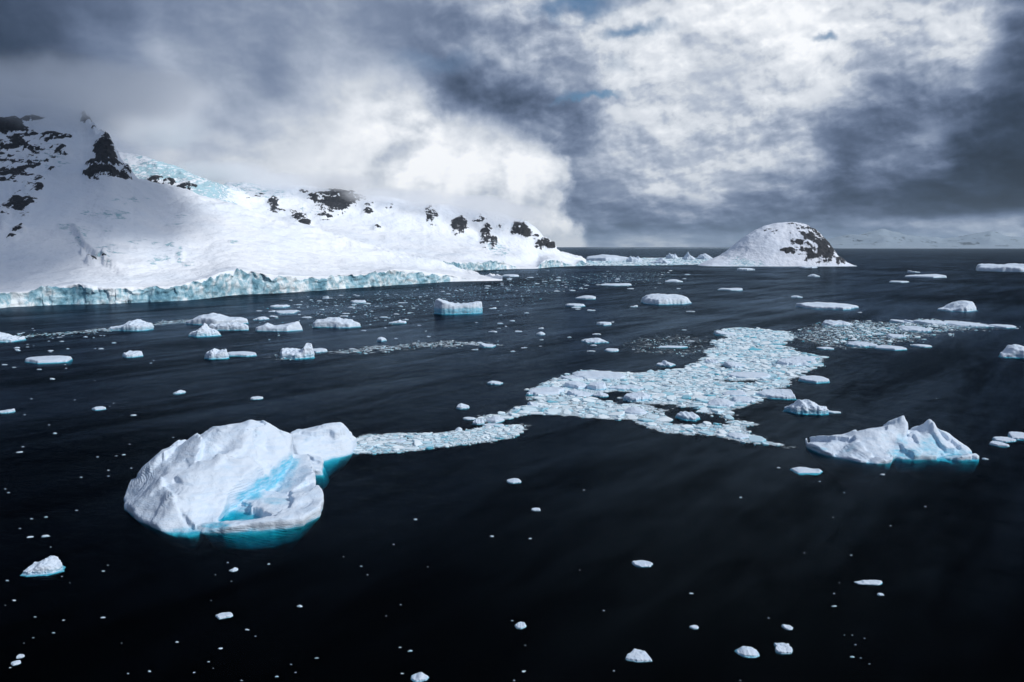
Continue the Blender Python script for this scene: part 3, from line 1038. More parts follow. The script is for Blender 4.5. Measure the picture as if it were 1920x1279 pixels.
def hero_mesh(name, parts, lo, hi, h, centre, nz_amp, seed, k=0.35, creases=()):
    """iceberg from plan outlines with a height surface each; parts: (outline, control points, underwater reach, blue fn)"""
    X, Y, Z = grid3(lo, hi, h)
    X2, Y2 = X[:, :, 0], Y[:, :, 0]
    F = None
    wob = 1.1 * fbm(X2 / 7 + seed, Y2 / 7, 0 * X2, 4, 0.55)
    for outline, ctrl, reach in parts:
        d = poly_sdf(X2, Y2, outline) + wob
        zt = tps(ctrl, X2, Y2)
        rr = np.random.RandomState(int(seed) + 3)
        cc = np.stack([rr.uniform(lo[0], hi[0], 42), rr.uniform(lo[1], hi[1], 42)], 1)
        gd = rr.normal(0, 0.15, (42, 2))
        wx = X2 + 2.4 * fbm(X2 / 5, Y2 / 5, 0 * X2 + 8, 3); wy = Y2 + 2.4 * fbm(X2 / 5, Y2 / 5, 0 * X2 + 18, 3)
        ds = (wx[..., None] - cc[:, 0]) ** 2 + (wy[..., None] - cc[:, 1]) ** 2
        ni = np.argmin(ds, -1)
        zt = zt + np.clip(gd[ni, 0] * (X2 - cc[ni, 0]) + gd[ni, 1] * (Y2 - cc[ni, 1]), -1.0, 1.0)
        for (ax_, ay_, bx_, by_, hh_, ww_) in creases:
            ex, ey = bx_ - ax_, by_ - ay_
            ln = math.hypot(ex, ey)
            tt = ((X2 - ax_) * ex + (Y2 - ay_) * ey) / ln ** 2
            dd = ((X2 - ax_) * ey - (Y2 - ay_) * ex) / ln + 1.2 * fbm(X2 / 6 + seed, Y2 / 6, 0 * X2 + hh_, 4, 0.6)
            zt = zt + hh_ * sstep(-ww_, ww_, dd) * np.exp(-np.clip(dd, 0, None) / 7.0) * sstep(-0.1, 0.15, tt) * sstep(1.1, 0.85, tt)
        zt = zt + nz_amp * fbm(X2 / 9 + seed, Y2 / 9, 0 * X2 + seed, 5, 0.55) + 0.35 * nz_amp * fbm(X2 / 5, Y2 / 16 + seed, 0 * X2, 4, 0.6, ridged=True)
        d3 = d[:, :, None] + 0 * Z
        # wave-cut notch at the waterline, sloping foot under water
        d3 = d3 + 0.2 * np.exp(-((Z - 0.3) / 0.6) ** 2)
        dep = np.clip(-Z, 0, 99)
        rch = reach[:, :, None] if isinstance(reach, np.ndarray) else reach
        d3 = d3 - np.minimum(dep * rch * 0.5, 1.9 * rch) + np.clip(dep - 4.0, 0, 99) * 1.0 + np.minimum(dep, 4) * 0.9
        f = smax(d3, (Z - zt[:, :, None]) * 0.8, k)
        F = f if F is None else smin(F, f, 0.5)
    k_ = np.abs(F) < 2.5
    x_, y_, z_ = X[k_], Y[k_], Z[k_]
    F[k_] += 0.34 * fbm(x_ / 3.6 + seed, y_ / 3.6, z_ / 2.4, 3, 0.5) + 0.10 * fbm(x_ / 1.1, y_ / 1.1 + seed, z_ / 0.8, 3, 0.5) + 0.07 * fbm((x_ * .6 + z_) / 1.6, y_ / 6, (z_ - .4 * x_) / 6, 2, 0.5, ridged=True)
    V, Q = surface_nets(F, (lo[0], lo[1], lo[2]), h)
    return V, Q


def normals(V, Q):
    a = V[Q[:, 2]] - V[Q[:, 0]]; b = V[Q[:, 3]] - V[Q[:, 1]]
    n = np.cross(a, b)
    N = np.zeros_like(V)
    for c in range(4):
        np.add.at(N, Q[:, c], n)
    return N / (np.linalg.norm(N, axis=1)[:, None] + 1e-9)


G_BERG = 'icebergs adrift in the bay'


def big_berg():
    P = lambda px, py, Y: at(px, py, Y)
    g = ground
    front = [g(228, 938), g(236, 958), g(252, 975), g(285, 990), g(318, 1001), g(350, 1004), g(380, 999), g(398, 990)]
    step = [(P(430, 925, 176)[0], 176.0), (P(500, 885, 188)[0], 188.0), (P(546, 850, 200)[0], 200.0)]
    back = [(P(548, 815, 207)[0], 208.0), (P(470, 788, 206)[0], 211.0), (P(395, 808, 204)[0], 208.0), (P(300, 850, 196)[0], 200.0), (P(245, 905, 190)[0], 193.0)]
    slab = front + step + back
    slab_c = [P(232, 936, 183.5), P(262, 972, 170), P(285, 980, 166.5), P(330, 985, 164.5), P(350, 985, 164), P(385, 985, 166.5), P(245, 912, 187), P(270, 880, 188.5), P(300, 850, 190), P(345, 828, 193), P(395, 808, 197),
              P(430, 797, 200), P(470, 780, 202), P(488, 786, 203), P(505, 797, 204), P(537, 812, 204), P(545, 848, 199.5), P(520, 850, 196), P(500, 880, 188.5), P(430, 920, 176), P(395, 955, 170), P(330, 945, 168), P(300, 905, 177), P(275, 915, 180.5), P(360, 870, 183),
              P(400, 880, 181), P(410, 840, 190), P(450, 840, 190.5), P(470, 870, 185.5), P(350, 905, 175), P(470, 815, 196), P(380, 930, 172), P(300, 955, 169), P(380, 855, 187), P(412, 850, 189.5), P(420, 862, 184.5), P(480, 835, 193), P(500, 840, 196.5), P(510, 825, 198)]
    slab_c += [(P(470, 788, 206)[0], 210.0, 6.0), (P(395, 808, 204)[0], 209.0, 8.0), (P(300, 850, 196)[0], 201.0, 5.0), (P(540, 815, 207)[0], 210.0, 8.0)]
    shelf = [g(372, 1000), g(420, 999), g(480, 995), g(545, 990), g(570, 986), g(590, 974), g(604, 968), g(608, 950), (P(592, 905, 190)[0] + .5, 189.0), (P(588, 880, 197)[0], 197.0), (P(575, 862, 204)[0], 206.0),
             (P(535, 850, 204)[0], 206.0), (P(480, 890, 190)[0], 190.0), (P(410, 940, 174)[0], 174.0)]
    shelf_c = [P(385, 992, 165), P(430, 985, 165.5), P(500, 972, 168), P(560, 962, 169.5), P(596, 940, 175), P(604, 938, 177), P(585, 925, 181), P(590, 900, 189.5), P(585, 876, 197), P(560, 868, 200), P(548, 872, 199),
               P(560, 900, 191), P(572, 915, 187), P(566, 880, 197), P(538, 893, 194.5), P(515, 912, 189.5), P(490, 930, 184.5), P(462, 945, 179.5), P(425, 968, 172), P(530, 935, 180.5), P(505, 945, 178), P(470, 958, 174), P(440, 972, 170), P(560, 935, 179), P(575, 950, 175)]
    fin = [g(560, 880), g(600, 872), g(640, 858), g(664, 850), (P(667, 838, 232)[0], 234.0), (P(655, 812, 236)[0], 238.0), (P(600, 805, 232)[0], 234.0), (P(540, 818, 222)[0], 224.0), (P(535, 850, 207)[0], 208.0)]
    fin_c = [P(562, 862, 215), P(600, 862, 219), P(640, 848, 224), P(660, 838, 227.5), P(660, 820, 231), P(644, 799, 231), P(610, 803, 229), P(575, 810, 225), P(545, 816, 221), P(560, 835, 217), P(600, 830, 222), P(635, 825, 226), P(620, 845, 222.5)]
    fin_c += [(P(655, 812, 236)[0], 238.0, 3.0), (P(600, 805, 232)[0], 235.0, 4.5)]
    lump = [g(583, 892), g(606, 890), g(609, 876), g(600, 868), g(575, 872)]
    lump_c = [P(588, 880, 204), P(600, 880, 205), P(607, 884, 205), P(590, 870, 210)]
    lo = (-104, 154, -9); hi = (-40, 244, 19)
    X2, Y2 = grid3(lo, hi, 0.4)[0][:, :, 0], grid3(lo, hi, 0.4)[1][:, :, 0]
    # under water the foot spreads on the right front side and at the left tip
    rs = 2.3 * np.exp(-(((X2 + 54) / 8) ** 2 + ((Y2 - 162) / 9) ** 2)) + 1.5 * np.exp(-(((X2 + 95) / 4) ** 2 + ((Y2 - 182) / 6) ** 2))
    rf = 2.6 * np.exp(-(((X2 + 52) / 12) ** 2 + ((Y2 - 212) / 12) ** 2))
    V, Q = hero_mesh('iceberg', [(slab, slab_c, rs), (shelf, shelf_c, rs), (fin, fin_c, rf), (lump, lump_c, rf)], lo, hi, 0.4, None, 0.45, 4.0, creases=[
        (*P(300, 905, 178)[:2], *P(345, 985, 165)[:2], 1.1, .35), (*P(330, 880, 183)[:2], *P(470, 880, 184)[:2], -0.9, .5), (*P(360, 835, 192)[:2], *P(450, 850, 188)[:2], 0.9, .3),
        (*P(430, 940, 173)[:2], *P(300, 965, 168)[:2], 0.8, .3), (*P(500, 815, 200)[:2], *P(410, 900, 180)[:2], 0.9, .25), (*P(570, 850, 218)[:2], *P(660, 815, 230)[:2], 0.6, .25)])
    N = normals(V, Q)
    px = col_of(V[:, 0], V[:, 1], V[:, 2]); py = row_of(V[:, 1], V[:, 2])
    # clear blue ice: the undercut face above the shelf, the waterline, the submerged foot
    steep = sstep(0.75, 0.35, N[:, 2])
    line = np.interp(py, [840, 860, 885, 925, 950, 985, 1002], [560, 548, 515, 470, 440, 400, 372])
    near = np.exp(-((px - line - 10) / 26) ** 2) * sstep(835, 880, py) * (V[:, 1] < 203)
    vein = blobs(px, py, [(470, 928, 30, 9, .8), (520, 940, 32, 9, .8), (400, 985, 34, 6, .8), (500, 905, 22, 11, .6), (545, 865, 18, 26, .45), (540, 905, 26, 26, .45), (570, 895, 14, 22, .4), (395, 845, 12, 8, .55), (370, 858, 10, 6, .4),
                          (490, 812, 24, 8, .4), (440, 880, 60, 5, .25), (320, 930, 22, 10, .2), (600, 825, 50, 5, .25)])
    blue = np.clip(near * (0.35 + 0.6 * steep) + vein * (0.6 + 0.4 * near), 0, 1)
    blue = np.maximum(blue, 0.55 * sstep(0.9, 0.1, V[:, 2]))
    blue = np.maximum(blue, sstep(0.15, -0.4, V[:, 2]))
    c = np.array([-72.0, 185.0, 0.0])
    me = mesh_from('iceberg', V - c, Q, {'blue': blue})
    o = link('iceberg', me, M_ICE, loc=tuple(c))
    split_berg(o, V - c, Q, blue, M_ICE)
    tag(o, 'largest iceberg, a tilted white slab with turquoise cracks and a rear fin', 'iceberg', G_BERG)


def right_berg():
    P = lambda px, py, Y: at(px, py, Y)
    g = ground
    main = [g(1508, 839), g(1535, 850), g(1562, 857), g(1592, 862), g(1614, 868), g(1645, 871), g(1672, 868), (P(1682, 850, 224)[0], 224.0), (P(1700, 820, 232)[0], 232.0), (P(1704, 800, 238)[0], 238.0), (P(1640, 805, 240)[0], 241.0), (P(1560, 822, 238)[0], 240.0), (P(1515, 835, 236)[0], 238.0)]
    main_c = [P(1512, 836, 231), P(1530, 826, 233), P(1560, 822, 233.5), P(1590, 822, 233), P(1605, 814, 233), P(1625, 806, 233), P(1660, 800, 234), P(1697, 786, 234), P(1704, 794, 233), P(1712, 812, 233), P(1690, 820, 230), P(1675, 838, 226), P(1665, 850, 221), P(1640, 848, 221), P(1612, 842, 223),
              P(1580, 850, 223), P(1550, 845, 226), P(1545, 836, 229), P(1650, 825, 228), P(1620, 828, 228), P(1672, 855, 219.5), P(1620, 856, 219.5)]
    main_c += [(P(1640, 805, 240)[0], 241.0, 3.0), (P(1560, 822, 238)[0], 240.0, 1.0), (P(1700, 800, 238)[0], 239.0, 4.0)]
    wed = [g(1668, 858), g(1690, 861), g(1750, 862), g(1810, 863), g(1840, 862), (P(1815, 850, 232)[0], 232.0), (P(1775, 815, 238)[0], 238.0), (P(1745, 800, 240)[0], 241.0), (P(1700, 800, 240)[0], 241.0)]
    wed_c = [P(1690, 852, 222.5), P(1720, 850, 223), P(1750, 850, 223.2), P(1800, 856, 222), P(1832, 861, 219.8), P(1812, 852, 226), P(1780, 832, 231), P(1764, 815, 233), P(1745, 786, 234), P(1733, 799, 234), P(1757, 806, 234), P(1730, 804, 234), P(1716, 808, 234), P(1730, 830, 228), P(1700, 830, 228), P(1760, 830, 229)]
    wed_c += [(P(1745, 800, 240)[0], 241.0, 3.5), (P(1700, 800, 240)[0], 241.0, 3.0)]
    lo = (78, 212, -8); hi = (136, 248, 11)
    X2, Y2 = grid3(lo, hi, 0.36)[0][:, :, 0], grid3(lo, hi, 0.36)[1][:, :, 0]
    r = 0.2 + 1.9 * np.exp(-(((X2 - 112) / 7) ** 2 + ((Y2 - 217) / 6) ** 2)) + 1.2 * np.exp(-(((X2 - 128) / 7) ** 2 + ((Y2 - 222) / 6) ** 2))
    V, Q = hero_mesh('iceberg', [(main, main_c, r), (wed, wed_c, r)], lo, hi, 0.36, None, 0.45, 11.0, 0.3)
    N = normals(V, Q)
    px = col_of(V[:, 0], V[:, 1], V[:, 2]); py = row_of(V[:, 1], V[:, 2])
    blue = blobs(px, py, [(1745, 836, 34, 26, .55), (1700, 850, 40, 12, .75), (1690, 830, 14, 26, .5), (1590, 840, 20, 12, .35), (1530, 842, 24, 6, .5), (1780, 850, 40, 12, .6), (1660, 822, 10, 14, .3)])
    blue = np.maximum(blue, 0.6 * sstep(0.7, 0.1, V[:, 2]))
    blue = np.maximum(blue, sstep(0.15, -0.4, V[:, 2]))
    c = np.array([106.0, 228.0, 0.0])
    me = mesh_from('iceberg', V - c, Q, {'blue': blue})
    o = link('iceberg', me, M_ICE, loc=tuple(c))
    split_berg(o, V - c, Q, blue, M_ICE)
    tag(o, 'wide white iceberg with two sharp crests and a blue-grey hollow, right of the brash ice', 'iceberg', G_BERG)


big_berg()
right_berg()


def berg_mesh(name, Wd, Dp, H, sil, seed, rough=1.0, front=0.4, blue=0.5, reach=0.3, n=34, face=0.0, split=False):
    """floating ice: sil = [(u 0..1, h 0..1)] skyline seen from the front"""
    sil = np.array(sil, float)
    h = max(Wd / n, 0.02)
    sub = max(0.35 * H, 0.12 * min(Wd, Dp), 2.2 * h)
    mg = 2.5 * h + reach * sub
    lo = (-Wd / 2 - mg, -Dp / 2 - mg, -sub - 2 * h); hi = (Wd / 2 + mg, Dp / 2 + mg, H * 1.35 + 3 * h)
    hz = max(min(h, H / 7.0), h * 0.22)
    hy = max(min(h, Dp / 9.0), h * 0.3)
    hh = np.array([h, hy, hz])
    ax = [np.arange(lo[i], hi[i] + hh[i], hh[i]) for i in range(3)]
    X, Y, Z = np.meshgrid(*ax, indexing='ij')
    sc = min(Wd, 2.5 * Dp) * 0.28
    wv = fbm(X[:, :, :1] / sc + seed * 3.7, Y[:, :, :1] / sc, 0 * X[:, :, :1] + seed, 4, 0.55) + 0.35 * fbm(X[:, :, :1] / sc * 1.7 + seed * 1.7, Y[:, :, :1] / sc * 1.7, 0 * X[:, :, :1] + seed, 3, 0.55, ridged=True)
    u = X[:, :, :1] / Wd + 0.5
    v = Y[:, :, :1] / (Dp / 2)
    ro = np.random.RandomState(int(seed * 100) % 100000)
    nv_ = ro.randint(7, 11)
    an = (np.arange(nv_) + ro.uniform(-.32, .32, nv_)) / nv_ * 2 * np.pi
    ra = ro.uniform(.74, 1.12, nv_)
    ov = np.stack([np.cos(an) * ra * Wd / 2, np.sin(an) * ra * Dp / 2], 1)
    ov[:, 0] = (ov[:, 0] - ov[:, 0].min()) / np.ptp(ov[:, 0]) * Wd - Wd / 2
    ov[:, 1] = (ov[:, 1] - ov[:, 1].min()) / np.ptp(ov[:, 1]) * Dp - Dp / 2
    d = poly_sdf(X[:, :, 0], Y[:, :, 0], [tuple(a) for a in ov])[:, :, None] + 0.11 * rough * wv * min(Wd, Dp)
    hs = np.interp(u, sil[:, 0], sil[:, 1])
    zt = H * hs * (1 - front * np.clip(-v + 0.1, 0, 1.2)) * (1 - 0.25 * np.clip(v - 0.2, 0, 1))
    zt = zt + H * 0.22 * rough * fbm(X[:, :, :1] / (sc * .6) + seed, Y[:, :, :1] / (sc * .6), 0 * X[:, :, :1], 4, 0.55) + H * 0.07 * rough * (fbm(X[:, :, :1] / (sc * .4) - seed, Y[:, :, :1] / (sc * .4), 0 * X[:, :, :1], 3, 0.55, ridged=True) - 0.4)
    zt = np.maximum(zt, H * 0.05)
    dep = np.clip(-Z, 0, 99)
    tp = 0.1 + 0.35 * ((seed * 0.618) % 1.0)
    d3 = d + tp * np.clip(Z, 0, None) - np.minimum(dep * reach * 2, sub * .6 * reach) + np.clip(dep - sub * .3, 0, 99) * 1.5 + 0.05 * H * np.exp(-(Z / (0.12 * H + 1e-3)) ** 2)
    F = smax(d3, (Z - zt) * 1.0, 0.05 * H + 0.01)
    s2 = sc * 0.3
    F = F + 0.09 * rough * H * fbm(X / s2 + seed, Y / s2, Z / (s2 * .6), 3, 0.55)
    if face:
        rr = np.random.RandomState(int(seed * 10) + 5)
        for _ in range(int(face)):
            nn = rr.normal(size=3); nn[2] = abs(nn[2]) * 0.8; nn /= np.linalg.norm(nn)
            ext = abs(nn[0]) * Wd / 2 + abs(nn[1]) * Dp / 2 + abs(nn[2]) * H
            F = smax(F, nn[0] * X + nn[1] * Y + nn[2] * Z - ext * rr.uniform(.52, .76), 0.03 * H)
    F = np.maximum(F, -(Z + sub + hz))
    V, Q = surface_nets(F, lo, hh)
    N = normals(V, Q)
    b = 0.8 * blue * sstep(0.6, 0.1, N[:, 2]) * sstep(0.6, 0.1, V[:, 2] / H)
    b = np.maximum(b, 0.7 * blue * sstep(0.16 * H, 0.03 * H, V[:, 2]))
    b = np.maximum(b, 0.95 * sstep(0.0, -0.06 * H - 0.05, V[:, 2]))
    if split:
        return V, Q, b
    return mesh_from(name, V, Q, {'blue': b})


FLAT = [(0, .55), (.1, .9), (.5, 1), (.9, .9), (1, .5)]
DOME = [(0, .12), (.15, .35), (.35, .85), (.5, 1), (.68, .85), (.85, .4), (1, .12)]
PEAK = [(0, .1), (.3, .45), (.5, 1), (.65, .6), (.85, .35), (1, .1)]
LEFT = [(0, .6), (.12, 1), (.3, .75), (.5, .45), (.8, .25), (1, .12)]
RIGHT = [(0, .12), (.25, .3), (.55, .5), (.8, .85), (.92, 1), (1, .7)]
SADDLE = [(0, .75), (.1, 1), (.25, .8), (.45, .6), (.7, .65), (.9, .8), (1, .75)]
TOWER = [(0, .15), (.15, .3), (.38, .35), (.45, .95), (.55, 1), (.62, .45), (.8, .3), (1, .1)]
RAGGED = [(0, .3), (.08, .7), (.2, .6), (.3, 1), (.42, .75), (.5, .9), (.62, .7), (.75, .95), (.85, .6), (1, .25)]
FISH = [(0, .3), (.2, .9), (.5, .75), (.7, .4), (.82, .5), (.93, 1), (1, .8)]


def place_berg(name, cat, group, pl, pr, pt, pb, sil, hf, label, seed, rough=1.0, front=0.4, blue=0.5, reach=0.3, n=34, face=0):
    gy = CAM_H / tslope(pb)                    # front waterline
    wid = (pr - pl) * gy / FPX
    full = CAM_H / tslope(pt) if tslope(pt) > 0.004 else gy * 3
    Dp = min((full - gy) * (1 - hf * (1.0 if cat == 'iceberg' else 0.8 if gy > 260 else 0.55)), wid * 1.2)
    Dp = max(Dp, wid * 0.3)
    Yc = gy + Dp / 2
    H = max((CAM_H - (gy + Dp * 0.6) * tslope(pt)) * (0.92 if cat == 'iceberg' else 0.6 if gy > 260 else 0.42), 0.025 * wid)
    x = Yc * float(xslope((pl + pr) / 2, pb))
    wid *= Yc / gy
    V, Q, b = berg_mesh(name, wid, Dp, H, sil, seed, rough, front, blue, reach, n, face, split=True)
    mat = M_ICE if H > 3 else M_ICE_SMALL
    o = link(name, mesh_from(name, V, Q, {'blue': b}), mat, loc=(x, Yc, 0))
    if pr - pl > 24:
        split_berg(o, V, Q, b, mat)
    return tag(o, label, cat, group)


BERGS = [
    (-22, 43, 619, 641, LEFT, .75, 'humped iceberg with a low tail, cut off by the left edge of the photo', dict(blue=.6)),
    (205, 285, 597, 620, [(0, .15), (.3, .4), (.5, .8), (.6, 1), (.75, .7), (.95, .6), (1, .2)], .8, 'spiky-topped white iceberg with a teal waterline, left of the domed one', dict(blue=.7)),
    (344, 466, 586, 609, [(0, .1), (.15, .4), (.3, .85), (.42, 1), (.55, .85), (.68, .55), (.9, .5), (1, .3)], .75, 'smooth domed white iceberg with a low extension on its right', dict(blue=.2)),
    (392, 470, 602, 619, [(0, .6), (.3, .8), (.6, .9), (.9, .7), (1, .4)], .85, 'grey-blue ice block along the front of the domed iceberg', dict(blue=.45, rough=1.2)),
    (353, 414, 605, 631, PEAK, .85, 'pale blue pyramid-shaped iceberg in front of the domed one', dict(blue=.7, face=3)),
    (475, 568, 601, 621, [(0, .2), (.2, .55), (.27, .8), (.4, .5), (.6, .6), (.85, .95), (.97, 1), (1, .6)], .8, 'low wedge iceberg whose right end rises to a blunt corner', dict(blue=.3, rough=.7)),
    (583, 680, 594, 614, [(0, .4), (.1, .7), (.3, .9), (.5, 1), (.65, .8), (.8, .7), (.9, .5), (1, .2)], .75, 'uneven long white iceberg right of the blunt-cornered wedge', dict(blue=.4, rough=1.3)),
    (383, 431, 651, 673, [(0, .4), (.15, .6), (.4, 1), (.55, .7), (.7, .8), (.95, 1), (1, .5)], .8, 'small twin-horned iceberg with a scooped front', dict(blue=.6)),
    (521, 595, 641, 672, [(0, .35), (.1, .6), (.3, .55), (.5, .45), (.68, .55), (.72, 1), (.88, .95), (.92, .5), (1, .35)], .8, 'low iceberg with a grey hump and a single upright block', dict(blue=.6)),
    (812, 907, 557, 589, SADDLE, .85, 'blue-sided flat-topped iceberg with a dipped saddle top, below the glacier tongue', dict(blue=1.7, front=.0, rough=.6)),
    (1203, 1294, 550, 571, [(0, .4), (.1, .8), (.3, 1), (.6, .95), (.85, .9), (1, .45)], .7, 'thick flat-topped iceberg in open water left of the snow island', dict(blue=.55, rough=.8)),
    (1765, 1833, 562, 584, [(0, .08), (.2, .2), (.35, .65), (.6, 1), (.85, .9), (.95, .6), (1, .2)], .8, 'rounded dome iceberg with a low left tail, far right', dict(blue=.35, rough=.6)),
    (1818, 1960, 493, 510, [(0, .3), (.1, .7), (.3, .9), (.6, .8), (.7, 1), (.9, .8), (1, .5)], .8, 'long low iceberg on the far right, cut off by the photo edge', dict(blue=.5, rough=1.2)),
    (1867, 1975, 644, 671, [(0, .1), (.15, .35), (.25, .9), (.35, 1), (.6, .75), (.8, .85), (1, .5)], .75, 'steep-shouldered iceberg at the right edge above the pair of edge floes', dict(blue=.5)),
    (1470, 1554, 746, 776, [(0, .35), (.15, .4), (.27, .55), (.35, .95), (.45, .85), (.55, 1), (.65, .7), (.8, .45), (1, .25)], .7, 'castle-topped iceberg with a bright cyan front, right of the brash ice', dict(blue=1.0, rough=1.2)),
    (52, 126, 1044, 1077, [(0, .25), (.25, .45), (.4, .8), (.5, 1), (.62, .9), (.8, .6), (1, .25)], .36, 'small knobbly iceberg with a teal skirt below the largest iceberg', dict(blue=.6, reach=1.3, rough=1.2)),
    (1342, 1372, 481, 498, DOME, .8, 'snowy ice dome touching the left foot of the island', dict(blue=.3)),
    (1276, 1304, 472, 488, PEAK, .8, 'sharpest white iceberg in the distant ice field left of the island', dict(blue=.3)),
    (1303, 1338, 475, 487, DOME, .8, 'round white iceberg in the distant ice field, next to the sharpest one', dict(blue=.3)),
    (1248, 1272, 474, 486, RAGGED, .8, 'ragged small iceberg in the distant ice field, left of the sharpest one', dict(blue=.3)),
    (1095, 1200, 476, 490, [(0, .5), (.2, .8), (.35, 1), (.55, .85), (.75, .6), (1, .2)], .8, 'long low snow-capped ice sheet behind the cape', dict(blue=.2, rough=.5)),
    (1172, 1205, 479, 492, RAGGED, .8, 'rough white iceberg right of the long ice sheet behind the cape', dict(blue=.4)),
    (1218, 1262, 482, 495, PEAK, .8, 'peaked iceberg at the middle of the distant ice field', dict(blue=.4)),
]
G_FLOE = 'ice floes on the open water'
